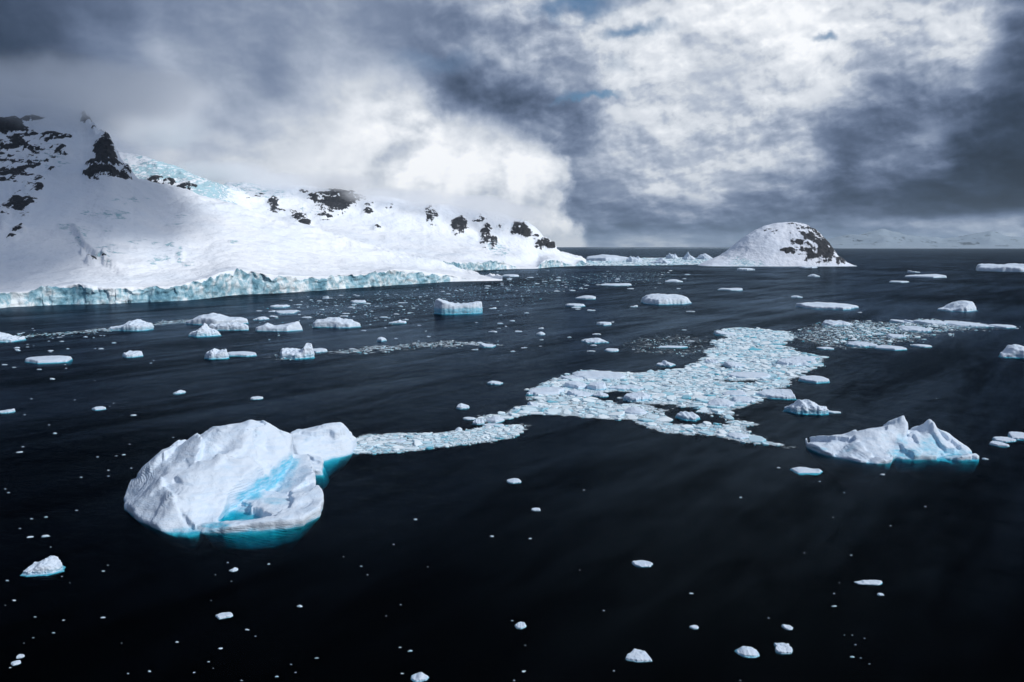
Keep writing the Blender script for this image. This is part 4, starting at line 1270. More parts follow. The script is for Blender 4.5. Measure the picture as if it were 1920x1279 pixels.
FLOES = [
    (40, 149, 664, 681, [(0, .3), (.12, .85), (.4, 1), (.7, .95), (.85, .5), (1, .2)], .55, 'long smooth white floe with rounded ends at left, alone on dark water', dict(rough=.6, blue=.35)),
    (229, 271, 652, 670, RAGGED, .7, 'small ragged floe between the long smooth floe and the twin-horned iceberg', dict(blue=.6)),
    (424, 485, 656, 668, [(0, .9), (.5, 1), (1, .6)], .7, 'flat blue-edged floe trailing right of the twin-horned iceberg', dict(blue=.9, rough=.6)),
    (580, 614, 651, 661, FLAT, .5, 'flat white tail floe beside the upright-block iceberg', dict(blue=.4)),
    (512, 562, 580, 588, FLAT, .5, 'flat white floe above the blunt-cornered wedge iceberg', dict(blue=.3)),
    (505, 541, 569, 577, RAGGED, .7, 'thin ragged floe near the ice wall', dict(blue=.5)),
    (476, 503, 591, 600, DOME, .7, 'little domed floe behind the blunt-cornered wedge iceberg', dict(blue=.4)),
    (655, 690, 560, 568, RAGGED, .6, 'bright bumpy floe under the middle of the ice wall', dict(blue=.2)),
    (729, 763, 596, 607, [(0, .2), (.3, .4), (.5, .5), (.57, 1), (.65, .5), (.85, .5), (1, .2)], .7, 'small floe with a single spire left of the saddle-topped iceberg', dict(blue=.5)),
    (703, 727, 627, 640, DOME, .75, 'rounded bluish lump at the end of the foam streak', dict(blue=.7)),
    (898, 931, 641, 651, LEFT, .6, 'low floe with a raised left end on the foam streak', dict(blue=.6)),
    (1078, 1126, 551, 561, DOME, .6, 'lens-shaped white floe left of the thick flat-topped iceberg', dict(blue=.25, rough=.7)),
    (1058, 1098, 567, 575, FLAT, .6, 'slim floe with a dark underside below the lens-shaped floe', dict(blue=.4)),
    (1120, 1186, 529, 536, [(0, .2), (.3, .4), (.7, .6), (.92, 1), (1, .9)], .6, 'bright needle-thin floe pointing left', dict(blue=.3, rough=.6)),
    (1247, 1281, 521, 529, DOME, .6, 'rounded white floe right of the needle-thin one', dict(blue=.25)),
    (941, 975, 512, 519, FLAT, .6, 'white slab floe off the tip of the glacier tongue', dict(blue=.2, rough=.5)),
    (890, 915, 516, 521, FLAT, .6, 'flat pale floe just behind the glacier tongue', dict(blue=.2, rough=.5)),
    (1347, 1393, 536, 545, [(0, .1), (.3, .6), (.6, .5), (.95, 1), (1, .7)], .7, 'thin wedge floe rising right, in open water before the island', dict(blue=.5, rough=.6)),
    (1493, 1612, 563, 581, [(0, .3), (.06, .8), (.2, .7), (.35, .75), (.45, 1), (.6, .8), (.8, .7), (.93, .4), (1, .15)], .55, 'long rough-topped floe with tapering right end, in front of the island', dict(blue=.35, rough=1.2)),
    (1482, 1504, 552, 558, DOME, .7, 'tiny dome floe above the long rough-topped one', dict(blue=.3)),
    (1698, 1763, 510, 521, [(0, .25), (.2, .5), (.6, .75), (.97, 1), (1, .8)], .7, 'flat wedge floe with a square right end, right of the island', dict(blue=.4, rough=.4)),
    (1666, 1704, 525, 530, FLAT, .5, 'thin white floe below the square-ended wedge floe', dict(blue=.2, rough=.5)),
    (1700, 1724, 504, 511, LEFT, .7, 'small pale floe above the square-ended wedge floe', dict(blue=.6)),
    (1515, 1536, 511, 519, DOME, .7, 'small domed floe right below the island shore', dict(blue=.3)),
    (1380, 1413, 500, 507, FLAT, .6, 'white shore floe under the left ice foot of the island', dict(blue=.2)),
    (1498, 1535, 497, 503, FLAT, .6, 'white shore floe under the dark rock of the island', dict(blue=.2)),
    (1640, 1701, 645, 656, [(0, .15), (.3, .7), (.4, 1), (.6, .6), (1, .1)], .5, 'pointed low floe below the right-hand ice strip', dict(blue=.2, rough=.6)),
    (1711, 1749, 645, 651, FLAT, .4, 'smooth oblong floe right of the pointed low floe', dict(blue=.15, rough=.4)),
    (1486, 1541, 873, 888, FISH, .5, 'fish-shaped white floe with an upturned right tail', dict(blue=.4, reach=.9, rough=.7)),
    (1855, 1888, 824, 838, FLAT, .4, 'lowest of the overlapping floes at the right edge', dict(blue=.3)),
    (1862, 1902, 817, 829, FLAT, .4, 'middle one of the overlapping floes at the right edge', dict(blue=.3)),
    (1888, 1945, 808, 826, FLAT, .4, 'highest and widest of the overlapping floes at the right edge', dict(blue=.5)),
    (1090, 1137, 630, 643, [(0, .2), (.25, .6), (.5, .7), (.65, 1), (.8, .6), (1, .2)], .5, 'star-edged white floe above the brash ice', dict(blue=.3, rough=1.6)),
    (1132, 1161, 652, 659, FLAT, .5, 'flat floe below the star-edged one', dict(blue=.3)),
    (1118, 1148, 601, 610, FLAT, .5, 'oblong pale floe above the star-edged one', dict(blue=.3)),
    (1228, 1268, 672, 687, TOWER, .6, 'low floe with a central knob, just above the brash ice', dict(blue=.6)),
    (1005, 1023, 619, 628, DOME, .6, 'small rounded floe in open water mid-bay', dict(blue=.3)),
    (911, 944, 712, 721, [(0, .3), (.35, 1), (.6, .7), (1, .15)], .6, 'small turquoise-tailed floe left of the brash ice', dict(blue=.9)),
    (851, 882, 753, 767, [(0, .15), (.3, .7), (.45, 1), (.6, .6), (.8, .3), (1, .2)], .65, 'small round-topped floe with a flat tail above the left brash arm', dict(blue=.6)),
    (867, 893, 781, 787, FLAT, .4, 'thin white sliver floe above the left brash arm', dict(blue=.1)),
    (325, 347, 728, 739, PEAK, .75, 'small blue triangular floe behind the largest iceberg', dict(blue=.9, face=3)),
    (470, 494, 742, 749, FLAT, .5, 'short white floe above the top of the largest iceberg', dict(blue=.3)),
    (174, 202, 760, 769, FISH, .5, 'small white floe with two bumps, upper left of the largest iceberg', dict(blue=.5)),
    (-4, 28, 763, 775, RIGHT, .6, 'small floe with a blue shelf at the left photo edge', dict(blue=.9)),
    (948, 979, 895, 906, [(0, .3), (.3, .8), (.5, 1), (.8, .7), (1, .3)], .5, 'small pebble-shaped floe on black water right of the largest iceberg', dict(blue=.5)),
    (996, 1014, 951, 958, FLAT, .5, 'tiny white floe below the pebble-shaped one', dict(blue=.4)),
    (1183, 1226, 1047, 1063, [(0, .8), (.1, 1), (.25, .7), (.6, .7), (.9, .8), (1, .5)], .45, 'white slab floe with a raised left corner, on black water at lower centre', dict(blue=.3, reach=.2)),
    (1600, 1659, 1085, 1097, [(0, .1), (.25, .3), (.33, .9), (.45, .5), (.7, .7), (1, .9)], .45, 'long splinter floe with a pointed left end, lower right', dict(blue=.3, reach=.2)),
    (1643, 1657, 1110, 1117, RAGGED, .6, 'tiny double-pointed floe under the long splinter floe', dict(blue=.3)),
    (1167, 1226, 1215, 1241, [(0, .9), (.08, .5), (.2, .7), (.45, 1), (.7, .8), (1, .3)], .35, 'widest white floe near the bottom edge, with a notched left tip', dict(blue=.35, reach=.3)),
    (1377, 1425, 1209, 1232, [(0, .1), (.15, .25), (.3, .9), (.5, 1), (.75, .7), (.85, .3), (1, .15)], .45, 'floe with a blue rim on both sides, near the bottom right', dict(blue=1.0, reach=.9)),
    (1449, 1487, 1201, 1227, [(0, 1), (.15, .9), (.5, .6), (.8, .7), (1, .5)], .45, 'fan-shaped floe with jagged right edge, near the bottom right', dict(blue=.6, rough=1.7)),
    (1465, 1487, 1168, 1181, LEFT, .5, 'little floe above the fan-shaped one', dict(blue=.5)),
    (1291, 1311, 1170, 1180, FLAT, .5, 'little rounded floe above the blue-rimmed floe, to its left', dict(blue=.6)),
    (964, 989, 1162, 1179, RAGGED, .6, 'lumpy bluish floe at bottom centre', dict(blue=.8)),
    (769, 806, 1256, 1278, [(0, .2), (.3, .5), (.45, 1), (.6, 1), (.75, .5), (1, .3)], .6, 'round-headed floe at the very bottom edge', dict(blue=.8, reach=.8)),
    (402, 438, 1146, 1161, [(0, .5), (.3, .8), (.8, 1), (1, .8)], .45, 'small tilted slab floe below the largest iceberg', dict(blue=.5)),
    (430, 447, 1062, 1072, PEAK, .6, 'tiny crumpled floe right under the largest iceberg', dict(blue=.3)),
    (31, 47, 1225, 1235, FLAT, .5, 'upper of two small touching floes in the lower left corner', dict(blue=.4)),
    (21, 40, 1236, 1248, FLAT, .5, 'lower of two small touching floes in the lower left corner', dict(blue=.4)),
    (1545, 1580, 768, 775, [(0, .6), (.3, 1), (.5, .5), (1, .2)], .6, 'low cyan floe trailing right of the castle-topped iceberg', dict(blue=1.0)),
]
G_PACK = 'larger floes locked in the brash ice'
PACK = [
    (1056, 1103, 708, 731, [(0, .7), (.1, .95), (.5, 1), (.85, .7), (1, .5)], .8, 'smooth light blue ice block, left of the pair in the brash', dict(blue=.85, rough=.5)),
    (1098, 1138, 706, 733, [(0, .5), (.2, .8), (.5, .95), (.85, 1), (1, .8)], .8, 'smooth light blue ice block, right of the pair in the brash', dict(blue=.85, rough=.5)),
    (1136, 1212, 718, 732, [(0, .6), (.3, .8), (.7, .7), (1, .2)], .7, 'jagged blue ridge of ice right of the pair of blue blocks', dict(blue=1.0, rough=1.4)),
    (1074, 1172, 694, 712, FLAT, .4, 'long white floe behind the pair of blue blocks', dict(blue=.3)),
    (1048, 1103, 703, 712, FLAT, .4, 'thin white floe left behind the pair of blue blocks', dict(blue=.2)),
    (985, 1062, 724, 742, FLAT, .35, 'broad pale floe at the left tip of the brash ice', dict(blue=.5)),
    (1062, 1112, 727, 745, [(0, 1), (.3, .9), (.6, .5), (1, .15)], .6, 'slanting floe in front of the pair of blue blocks', dict(blue=.8)),
    (1108, 1142, 732, 744, PEAK, .6, 'small pointed floe at the edge of the dark gap', dict(blue=.5)),
    (1168, 1224, 729, 754, [(0, .5), (.1, .8), (.4, .9), (.7, 1), (1, .5)], .75, 'chunky ice block with a deep teal side by the dark gap', dict(blue=.9, rough=.8)),
    (1165, 1216, 759, 778, DOME, .6, 'roundest white floe in the lower brash ice', dict(blue=.4, rough=.6)),
    (1266, 1312, 767, 788, RAGGED, .6, 'crumbly pale floe inside the small round gap of the brash', dict(blue=.8, reach=.8)),
    (987, 1012, 747, 763, LEFT, .7, 'blue block at the left rim of the brash ice', dict(blue=1.0)),
    (1357, 1397, 673, 690, [(0, .8), (.3, 1), (.6, .7), (1, .2)], .65, 'chunky white floe in the narrow upper brash', dict(blue=.7)),
    (1320, 1348, 669, 682, RAGGED, .6, 'rough floe on the left rim of the upper brash', dict(blue=.5)),
    (1454, 1512, 668, 687, FLAT, .4, 'wide white slab on the right rim of the upper brash', dict(blue=.4)),
    (1360, 1446, 695, 710, FLAT, .55, 'longest clean white slab in the middle of the brash', dict(blue=.5, rough=.5)),
    (1352, 1402, 727, 744, [(0, .3), (.3, .7), (.7, 1), (.95, .9), (1, .6)], .7, 'deep blue slab in the middle of the brash', dict(blue=1.0, rough=.5)),
    (1323, 1383, 744, 764, DOME, .5, 'oval white floe with a blue base in the lower brash', dict(blue=.7, rough=.7)),
    (1372, 1420, 741, 757, FLAT, .45, 'pale floe with a cyan right end beside the oval one', dict(blue=.8)),
    (1362, 1403, 806, 824, [(0, .4), (.3, .9), (.6, 1), (.8, .6), (1, .4)], .6, 'white floe with a teal base in the bottom brash', dict(blue=1.0)),
    (1336, 1378, 616, 629, LEFT, .6, 'blue-and-white floe at the top end of the brash', dict(blue=.9)),
    (1418, 1487, 724, 748, [(0, .4), (.2, .7), (.6, .7), (.9, .85), (.96, 1), (1, .6)], .4, 'white floe with an upturned right corner outside the brash rim', dict(blue=.6, rough=.7)),
    (1496, 1554, 702, 718, [(0, .7), (.2, .9), (.6, .9), (.9, .7), (1, .4)], .45, 'long oval floe with a teal left side at the right rim of the brash', dict(blue=.9, rough=.6)),
    (1480, 1535, 667, 675, FLAT, .5, 'thin blue floe at the right tip of the upper brash', dict(blue=1.0)),
    (1504, 1531, 673, 680, FLAT, .3, 'small flat white floe at the right tip of the upper brash', dict(blue=.2)),
    (910, 947, 776, 793, DOME, .6, 'domed white floe at the joint of the left brash arm', dict(blue=.4, rough=.7)),
    (885, 910, 782, 796, RAGGED, .7, 'bluish lump beside the domed floe of the left brash arm', dict(blue=.8)),
    (904, 948, 793, 800, FLAT, .4, 'thin floe under the domed floe of the left brash arm', dict(blue=.2)),
    (853, 868, 796, 808, DOME, .75, 'small blue lump above the left brash arm', dict(blue=.9)),
    (733, 763, 822, 830, FLAT, .6, 'blue-sided floe in the left brash arm', dict(blue=.9)),
    (1232, 1292, 648, 652, FLAT, .3, 'faint thin floe left of the upper brash', dict(blue=.4)),
    (1538, 1592, 595, 611, RAGGED, .4, 'jumbled white floe at the left end of the right-hand ice strip', dict(blue=.6, rough=1.4)),
    (1560, 1596, 602, 609, FLAT, .4, 'flat white floe below the jumbled one in the right-hand ice strip', dict(blue=.5)),
    (1665, 1722, 596, 606, LEFT, .6, 'blue-ended floe at the upper left of the right-hand ice strip', dict(blue=.9)),
    (1695, 1725, 595, 606, [(0, .9), (.1, 1), (.4, .5), (1, .4)], .7, 'horn-tipped floe in the right-hand ice strip', dict(blue=.4)),
    (1716, 1772, 597, 610, FLAT, .4, 'broad white floe in the middle of the right-hand ice strip', dict(blue=.4)),
    (1762, 1845, 600, 613, [(0, .6), (.3, .8), (.45, 1), (.6, .7), (1, .3)], .45, 'long white floe right of the middle of the right-hand ice strip', dict(blue=.5)),
    (1856, 1902, 607, 615, FLAT, .4, 'thin white floe at the right tip of the right-hand ice strip', dict(blue=.2)),
    (1680, 1745, 609, 622, RAGGED, .35, 'ragged floe along the lower side of the right-hand ice strip', dict(blue=.7, rough=1.3)),
    (1660, 1695, 624, 634, FLAT, .45, 'cyan-based floe hanging below the right-hand ice strip', dict(blue=1.0)),
    (1585, 1644, 638, 651, RAGGED, .4, 'blue jumbled floe between the two brash fields', dict(blue=1.0, rough=1.4)),
    (1532, 1563, 650, 655, FLAT, .3, 'thin blue-white floe between the two brash fields', dict(blue=.7)),
]
sd_ = 1.0
for lst, nm, ct, gp_ in ((BERGS, 'iceberg', 'iceberg', G_BERG), (FLOES, 'ice_floe', 'ice floe', G_FLOE), (PACK, 'ice_floe', 'ice floe', G_PACK)):
    for (pl, pr, pt, pb, sil, hf, lab, kw) in lst:
        sd_ += 1.37
        k = dict(n=64 if pr - pl > 55 else 42, face=0 if nm == 'iceberg' else 2)
        k.update(kw)
        place_berg(nm, ct, gp_, pl, pr, pt, pb, sil, hf, lab, sd_, **k)

# ------------------------------------------------------------------ small chunks, one object each
rnd = random.Random(11)
CHUNKS = []
for i in range(9):
    s = [FLAT, DOME, PEAK, RAGGED, LEFT, FISH, FLAT, RAGGED, DOME][i]
    CHUNKS.append(berg_mesh('ice_chunk', 1.0, [.4, .5, .42, .6, .36, .45, .6, .34, .55][i], [.18, .3, .4, .3, .3, .28, .14, .35, .22][i], s, 40 + i * 2.3, rough=1.8, blue=[.2, .4, .7, .4, .6, .3, .2, .8, .3][i], reach=.2, n=18, face=4))
    CHUNKS[-1].materials.append(M_ICE_SMALL)


def chunk(px, py, w, label, group):
    x, y = ground(px, py)
    me = rnd.choice(CHUNKS)
    o = bpy.data.objects.new('ice_chunk', me)
    COL.objects.link(o)
    s = max(w, 2.2) * y / FPX
    far = 1.0 if y < 400 else 0.8
    o.location = (x, y, 0)
    o.scale = (s, s * rnd.uniform(.8, 1.3), s * rnd.uniform(.35, .8) * far)
    o.rotation_euler = (0, 0, rnd.choice([0, math.pi]) + rnd.uniform(-.35, .35))
    tag(o, label, 'ice chunk', group)


Z_LL = [(14, 1089, 8), (26, 1126, 9), (66, 1157, 7), (119, 1163, 6), (193, 1158, 12), (100, 1187, 8), (62, 1196, 6), (19, 1252, 5), (240, 1263, 6), (280, 1259, 9), (364, 1261, 7), (391, 1241, 7), (413, 1216, 10), (332, 1204, 9), (463, 1181, 12),
        (479, 1193, 5), (453, 1276, 6), (194, 1071, 9), (202, 1060, 5), (116, 1081, 4), (10, 1135, 3), (131, 1093, 3), (434, 1090, 4), (404, 1078, 3), (396, 1126, 3), (228, 1206, 3), (45, 1206, 3), (95, 1026, 4), (427, 1055, 5), (400, 1253, 3)]
Z_LM = [(92, 797, 7), (103, 813, 9), (37, 848, 15), (43, 838, 7), (218, 855, 7), (232, 853, 9), (183, 857, 6), (325, 820, 5), (243, 833, 5), (203, 882, 6), (203, 893, 6), (152, 895, 8), (246, 878, 6), (16, 924, 8), (10, 917, 5), (144, 957, 7),
        (59, 973, 7), (86, 970, 8), (37, 991, 7), (57, 1007, 13), (86, 1006, 17), (46, 778, 6), (213, 756, 5), (206, 762, 4), (140, 750, 4), (250, 779, 12), (73, 693, 13), (98, 711, 12), (124, 691, 5), (122, 684, 5), (283, 681, 6), (288, 676, 4),
        (59, 748, 5), (178, 714, 4), (8, 684, 12), (26, 689, 10)]
Z_MB = [(504, 1058, 7), (677, 1062, 6), (689, 1078, 4), (738, 1021, 5), (562, 1137, 14), (802, 1063, 4), (750, 1214, 8), (769, 1221, 12), (754, 1263, 8), (594, 1234, 10), (546, 1246, 6), (519, 1269, 9), (554, 1261, 5), (960, 1164, 7), (982, 1259, 10),
        (964, 1276, 5), (994, 1010, 8), (922, 1006, 9), (985, 1210, 4), (1132, 1145, 5), (724, 1155, 4), (644, 1044, 4), (751, 1134, 4), (779, 974, 9), (1095, 919, 5), (1087, 1069, 3)]
Z_RB = [(1296, 1113, 11), (1441, 1159, 5), (1564, 1137, 12), (1564, 1113, 5), (1596, 1041, 6), (1670, 986, 6), (1735, 950, 6), (1389, 933, 7), (1537, 903, 7), (1655, 890, 13), (1460, 877, 8), (1583, 924, 4), (1562, 970, 4), (1598, 1191, 4),
        (1583, 1191, 4), (1621, 1197, 4), (1604, 1209, 6), (1598, 1232, 11), (1614, 1234, 5), (1630, 1245, 6), (1388, 1276, 5), (1151, 1258, 5), (1574, 1093, 3), (1508, 1037, 3), (1847, 861, 14), (1907, 616, 8), (1612, 586, 9), (1756, 747, 3)]
for lst, lab, grp in ((Z_LL, 'small white ice chunk on the black water below the largest iceberg, lower left', 'ice chunks below the largest iceberg'),
                      (Z_LM, 'small white ice chunk on dark water left of or just behind the largest iceberg', 'ice chunks left of the largest iceberg'),
                      (Z_MB, 'small white ice chunk on the black water along the bottom middle', 'ice chunks at the bottom middle'),
                      (Z_RB, 'small white ice chunk on the open dark water of the right-hand side', 'ice chunks on the right-hand water')):
    for px, py, w in lst:
        chunk(px, py, w * 0.95, lab, grp)


def scatter(n, px0, px1, py0, py1, w0, w1, lab, grp, keep=None):
    k = 0
    while k < n:
        px, py = rnd.uniform(px0, px1), rnd.uniform(py0, py1)
        if keep and not keep(px, py):
            continue
        chunk(px, py, w0 + (w1 - w0) * rnd.random() ** 2.2, lab, grp)
        k += 1


shore = lambda px: np.interp(px, [0, 330, 430, 600, 700, 850, 935, 1100, 1330], [580, 570, 560, 550, 543, 533, 530, 503, 503])
scatter(34, 0, 235, 615, 662, 5, 14, 'small ice chunk in the scatter between the edge iceberg and the long smooth floe', 'ice chunks at far left', lambda x, y: y > 622 or x > 60)
scatter(62, 480, 960, 530, 600, 6, 20, 'small ice chunk in the loose drift below the ice wall', 'ice chunks below the ice wall', lambda x, y: y > shore(x) + 5 and y < shore(x) + 62 and not (800 < x < 915 and y > 553))
scatter(46, 930, 1290, 507, 548, 5, 15, 'small ice chunk in the far drift between the glacier tongue and the island', 'ice chunks in the far drift', lambda x, y: y < 560 - (x - 930) * .05)
scatter(46, 640, 1330, 575, 660, 6, 22, 'small ice chunk on open water in the middle of the bay', 'ice chunks in the middle of the bay', lambda x, y: not (800 < x < 915 and y < 595))


# ------------------------------------------------------------------ brash ice: packed fragments nobody could count
def inpoly(px, py, poly):
    P = np.array(poly, float)
    ins = np.zeros(px.shape, bool)
    j = len(P) - 1
    for i in range(len(P)):
        yi, yj, xi, xj = P[i, 1], P[j, 1], P[i, 0], P[j, 0]
        c = (yi > py) != (yj > py)
        ins ^= c & (px < (xj - xi) * (py - yi) / (yj - yi + 1e-12) + xi)
        j = i
    return ins


def brash_field(name, label, polys, holes, spacing, seed, rag, zmax=0.45, skirt=True, fill=0.93, smin_=0.45, smax_=2.6, slush=True, cover=1.0, feather=2.5, gap=(-0.34, -0.12)):
    rs = np.random.RandomState(seed)
    gp_polys = [np.array([ground(x, y) for x, y in p]) for p in polys]
    gp_holes = [np.array([ground(x, y) for x, y in p]) for p in holes]
    allp = np.concatenate(gp_polys)
    x0, y0 = allp.min(0) - 4; x1, y1 = allp.max(0) + 4

    def sd(X, Y):
        d = np.full(X.shape, 1e9)
        for p in gp_polys:
            d = np.minimum(d, poly_sdf(X, Y, [tuple(a) for a in p]))
        for p in gp_holes:
            d = np.maximum(d, -poly_sdf(X, Y, [tuple(a) for a in p]))
        return d
    # candidates, large pieces first
    pts = []
    cell = {}
    area = (x1 - x0) * (y1 - y0)
    ntry = int(area / spacing ** 2 * 3.2)
    rad_all = []
    C = np.stack([rs.uniform(x0, x1, ntry), rs.uniform(y0, y1, ntry)], 1)
    D = sd(C[:, 0], C[:, 1]) + rag * fbm(C[:, 0] / 11 + seed, C[:, 1] / 16, 0 * C[:, 0], 5, 0.62)
    gapn = fbm(C[:, 0] / 13 + seed * 2, C[:, 1] / 24, 0 * C[:, 0] + 9, 4, 0.6)
    ok = (D < 0) & (rs.rand(ntry) < np.clip(-D / feather, 0.06, 1.0) ** 1.3 * (0.12 + 0.88 * sstep(gap[0], gap[1], gapn)))
    C = C[ok]; D = D[ok]
    # local size: mixes of rubble and larger plates
    sz = fbm(C[:, 0] / 22 + 5, C[:, 1] / 22, 0 * C[:, 0] + seed, 3, 0.5)
    R0 = smin_ + (smax_ - smin_) * rs.power(0.2, len(C)) * np.clip(0.35 + 0.9 * (sz + 0.25), 0.08, 1.0)
    R0 = np.minimum(R0, np.maximum(smin_, -D * 0.9 + smin_))
    order = np.argsort(-R0)
    gs = smax_ * 2.0
    keepi = []
    for i in order:
        x, y, r = C[i, 0], C[i, 1], R0[i]
        cx, cy = int(x // gs), int(y // gs)
        good = True
        for a in (-1, 0, 1):
            for b in (-1, 0, 1):
                for (qx, qy, qr) in cell.get((cx + a, cy + b), ()):
                    if (qx - x) ** 2 + (qy - y) ** 2 < ((qr + r) * 0.86) ** 2:
                        good = False
                        break
                if not good: break
            if not good: break
        if good:
            cell.setdefault((cx, cy), []).append((x, y, r))
            keepi.append(i)
    keepi = np.array(keepi)
    n = len(keepi)
    k = 7
    base = np.arange(k) / k * 2 * np.pi
    ang = base[None, :] + rs.uniform(-.28, .28, (n, k)) + rs.uniform(0, 6.28, (n, 1))
    rr = R0[keepi][:, None] * rs.uniform(.72, 1.08, (n, k)) * fill
    el = rs.uniform(.75, 1.3, (n, 1))
    px_ = C[keepi, 0][:, None] + np.cos(ang) * rr * el
    py_ = C[keepi, 1][:, None] + np.sin(ang) * rr / el
    hz = np.minimum(zmax * (0.18 + 0.9 * rs.power(0.5, n)) * np.clip(R0[keepi] * 0.9, .45, 1.6), 1.0)
    tx = rs.normal(0, .11, n); ty = rs.normal(0, .11, n)
    ztop = hz[:, None] + tx[:, None] * np.cos(ang) * rr + ty[:, None] * np.sin(ang) * rr
    ztop = np.maximum(ztop, 0.03)
    bev = 0.86
    V = np.zeros((n, 3 * k + 1, 3))
    cx, cy = C[keepi, 0][:, None], C[keepi, 1][:, None]
    V[:, :k, 0] = cx + (px_ - cx) * 1.02; V[:, :k, 1] = cy + (py_ - cy) * 1.02; V[:, :k, 2] = -0.25
    V[:, k:2 * k, 0] = px_; V[:, k:2 * k, 1] = py_; V[:, k:2 * k, 2] = ztop * 0.72
    V[:, 2 * k:3 * k, 0] = cx + (px_ - cx) * bev; V[:, 2 * k:3 * k, 1] = cy + (py_ - cy) * bev; V[:, 2 * k:3 * k, 2] = ztop
    V[:, 3 * k, 0] = cx[:, 0]; V[:, 3 * k, 1] = cy[:, 0]; V[:, 3 * k, 2] = ztop.mean(1) + 0.25 * hz * rs.uniform(0, 1, n)
    tri = []
    for i in range(k):
        j = (i + 1) % k
        tri += [(i, j, k + j), (i, k + j, k + i), (k + i, k + j, 2 * k + j), (k + i, 2 * k + j, 2 * k + i), (2 * k + i, 2 * k + j, 3 * k)]
    tri = np.array(tri)
    F = (tri[None] + (np.arange(n) * (3 * k + 1))[:, None, None]).reshape(-1, 3)
    bl = np.clip(rs.power(0.35, n) * 0.9 + 0.35 * fbm(C[keepi, 0] / 12, C[keepi, 1] / 12, 0 * C[keepi, 0] + 3, 3), 0, 1)
    bl = np.repeat(bl[:, None], 3 * k + 1, 1)
    bl[:, :k] = 1.0
    bl[:, k:2 * k] = np.clip(bl[:, k:2 * k] + 0.22, 0, 1)
    me = mesh_from(name, V.reshape(-1, 3), F, {'blue': bl}, smooth=False)
    tag(link(name, me, M_BRASH), label, kind='stuff')
    if slush:
        h = 1.0
        gx = np.arange(x0, x1, h); gy = np.arange(y0, y1, h)
        X, Y = np.meshgrid(gx, gy, indexing='ij')
        gpn = fbm(X / 13 + seed * 2, Y / 24, 0 * X + 9, 4, 0.6)
        cov = (0.35 + 0.65 * sstep(gap[0], gap[1], gpn)) * np.clip(0.5 - (sd(X, Y) + rag * 0.8 * fbm(X / 11 + seed, Y / 16, 0 * X, 5, 0.62) + 1.0) / 6.0, 0, 1.2) * cover
        kp = cov > 0.02
        fcs = grid_faces(len(gx), len(gy))
        keepf = kp.ravel()[fcs].any(1)
        Vs = np.stack([X, Y, 0 * X + 0.02], -1).reshape(-1, 3)
        used = np.unique(fcs[keepf]); rm = -np.ones(len(Vs), int); rm[used] = np.arange(len(used))
        me2 = mesh_from('slush', Vs[used], rm[fcs[keepf]], {'cover': cov.ravel()[used]})
        tag(link('slush', me2, M_SLUSH), 'grey slush between the fragments: ' + label, kind='stuff')
    return n


main_poly = [(1340, 620), (1372, 615), (1400, 614), (1440, 618), (1480, 622), (1492, 632), (1472, 648), (1490, 656), (1522, 664), (1548, 671), (1540, 684), (1512, 700), (1492, 712), (1478, 722), (1450, 732), (1424, 745), (1418, 757), (1392, 766), (1376, 776),
             (1384, 786), (1410, 796), (1400, 808), (1412, 818), (1440, 826), (1478, 832), (1508, 840), (1480, 842), (1440, 836), (1400, 829), (1350, 823), (1300, 816), (1240, 808), (1205, 798), (1180, 789), (1130, 785), (1080, 781), (1040, 779), (1000, 778), (968, 781),
             (945, 788), (920, 792), (880, 797), (872, 792), (905, 780), (940, 772), (970, 764), (990, 758), (1000, 750), (992, 745), (1015, 738), (985, 731), (1010, 722), (1035, 712), (1060, 700), (1090, 693), (1130, 696), (1200, 700), (1250, 694), (1300, 682), (1330, 668), (1318, 660),
             (1345, 650), (1335, 640), (1362, 632)]
arm_poly = [(662, 850), (661, 824), (690, 814), (740, 812), (790, 811), (830, 811), (868, 806), (900, 801), (940, 797), (980, 795), (993, 799), (984, 808), (965, 820), (920, 828), (860, 836), (800, 843), (740, 849), (700, 852)]
holes = [[(1108, 742), (1150, 733), (1178, 738), (1170, 750), (1195, 756), (1160, 758), (1128, 750)], [(1252, 772), (1268, 764), (1310, 768), (1350, 785), (1352, 794), (1300, 796), (1262, 794), (1250, 785)], [(1228, 760), (1262, 758), (1270, 766), (1240, 768)],
         [(1372, 690), (1358, 688), (1362, 684)], [(1350, 714), (1420, 713), (1430, 717), (1380, 718)]]
brash_field('brash_ice', 'packed brash ice fragments drifting across the middle of the bay', [main_poly], holes, 0.56, 3, 10.0, smin_=0.26, smax_=4.2, feather=7.0, cover=1.08, zmax=.34, gap=(-0.28, -0.02))
brash_field('brash_ice', 'tail of brash ice fragments reaching the largest iceberg', [arm_poly], [], 0.48, 8, 3.2, smax_=2.5, smin_=0.22, feather=3.0, cover=.95, zmax=.3)
strip = [(1540, 604), (1600, 600), (1660, 604), (1720, 597), (1800, 601), (1860, 608), (1900, 612), (1840, 620), (1760, 628), (1720, 640), (1660, 650), (1600, 655), (1545, 650), (1500, 640), (1490, 625), (1510, 612)]
brash_field('brash_ice', 'loose strip of brash ice right of the main brash', [strip], [], 3.0, 21, 40.0, smin_=0.4, smax_=3.4, zmax=.5, slush=True, cover=.26, feather=45.0)
loose = [(1160, 640), (1240, 628), (1330, 628), (1340, 660), (1280, 668), (1180, 662)]
brash_field('brash_ice', 'thin scatter of ice crumbs left of the upper brash', [loose], [], 5.6, 33, 30.0, smin_=0.3, smax_=1.2, zmax=.2, slush=True, cover=.2, feather=40.0)
band = [(480, 668), (600, 660), (700, 648), (800, 640), (880, 640), (960, 646), (880, 650), (800, 652), (700, 662), (600, 668), (520, 675)]
brash_field('brash_ice', 'pale streak of ice crumbs drifting across the bay behind the upright-block iceberg', [band], [], 3.4, 44, 30.0, smin_=0.35, smax_=1.6, zmax=.2, slush=True, cover=.3, feather=20.0)
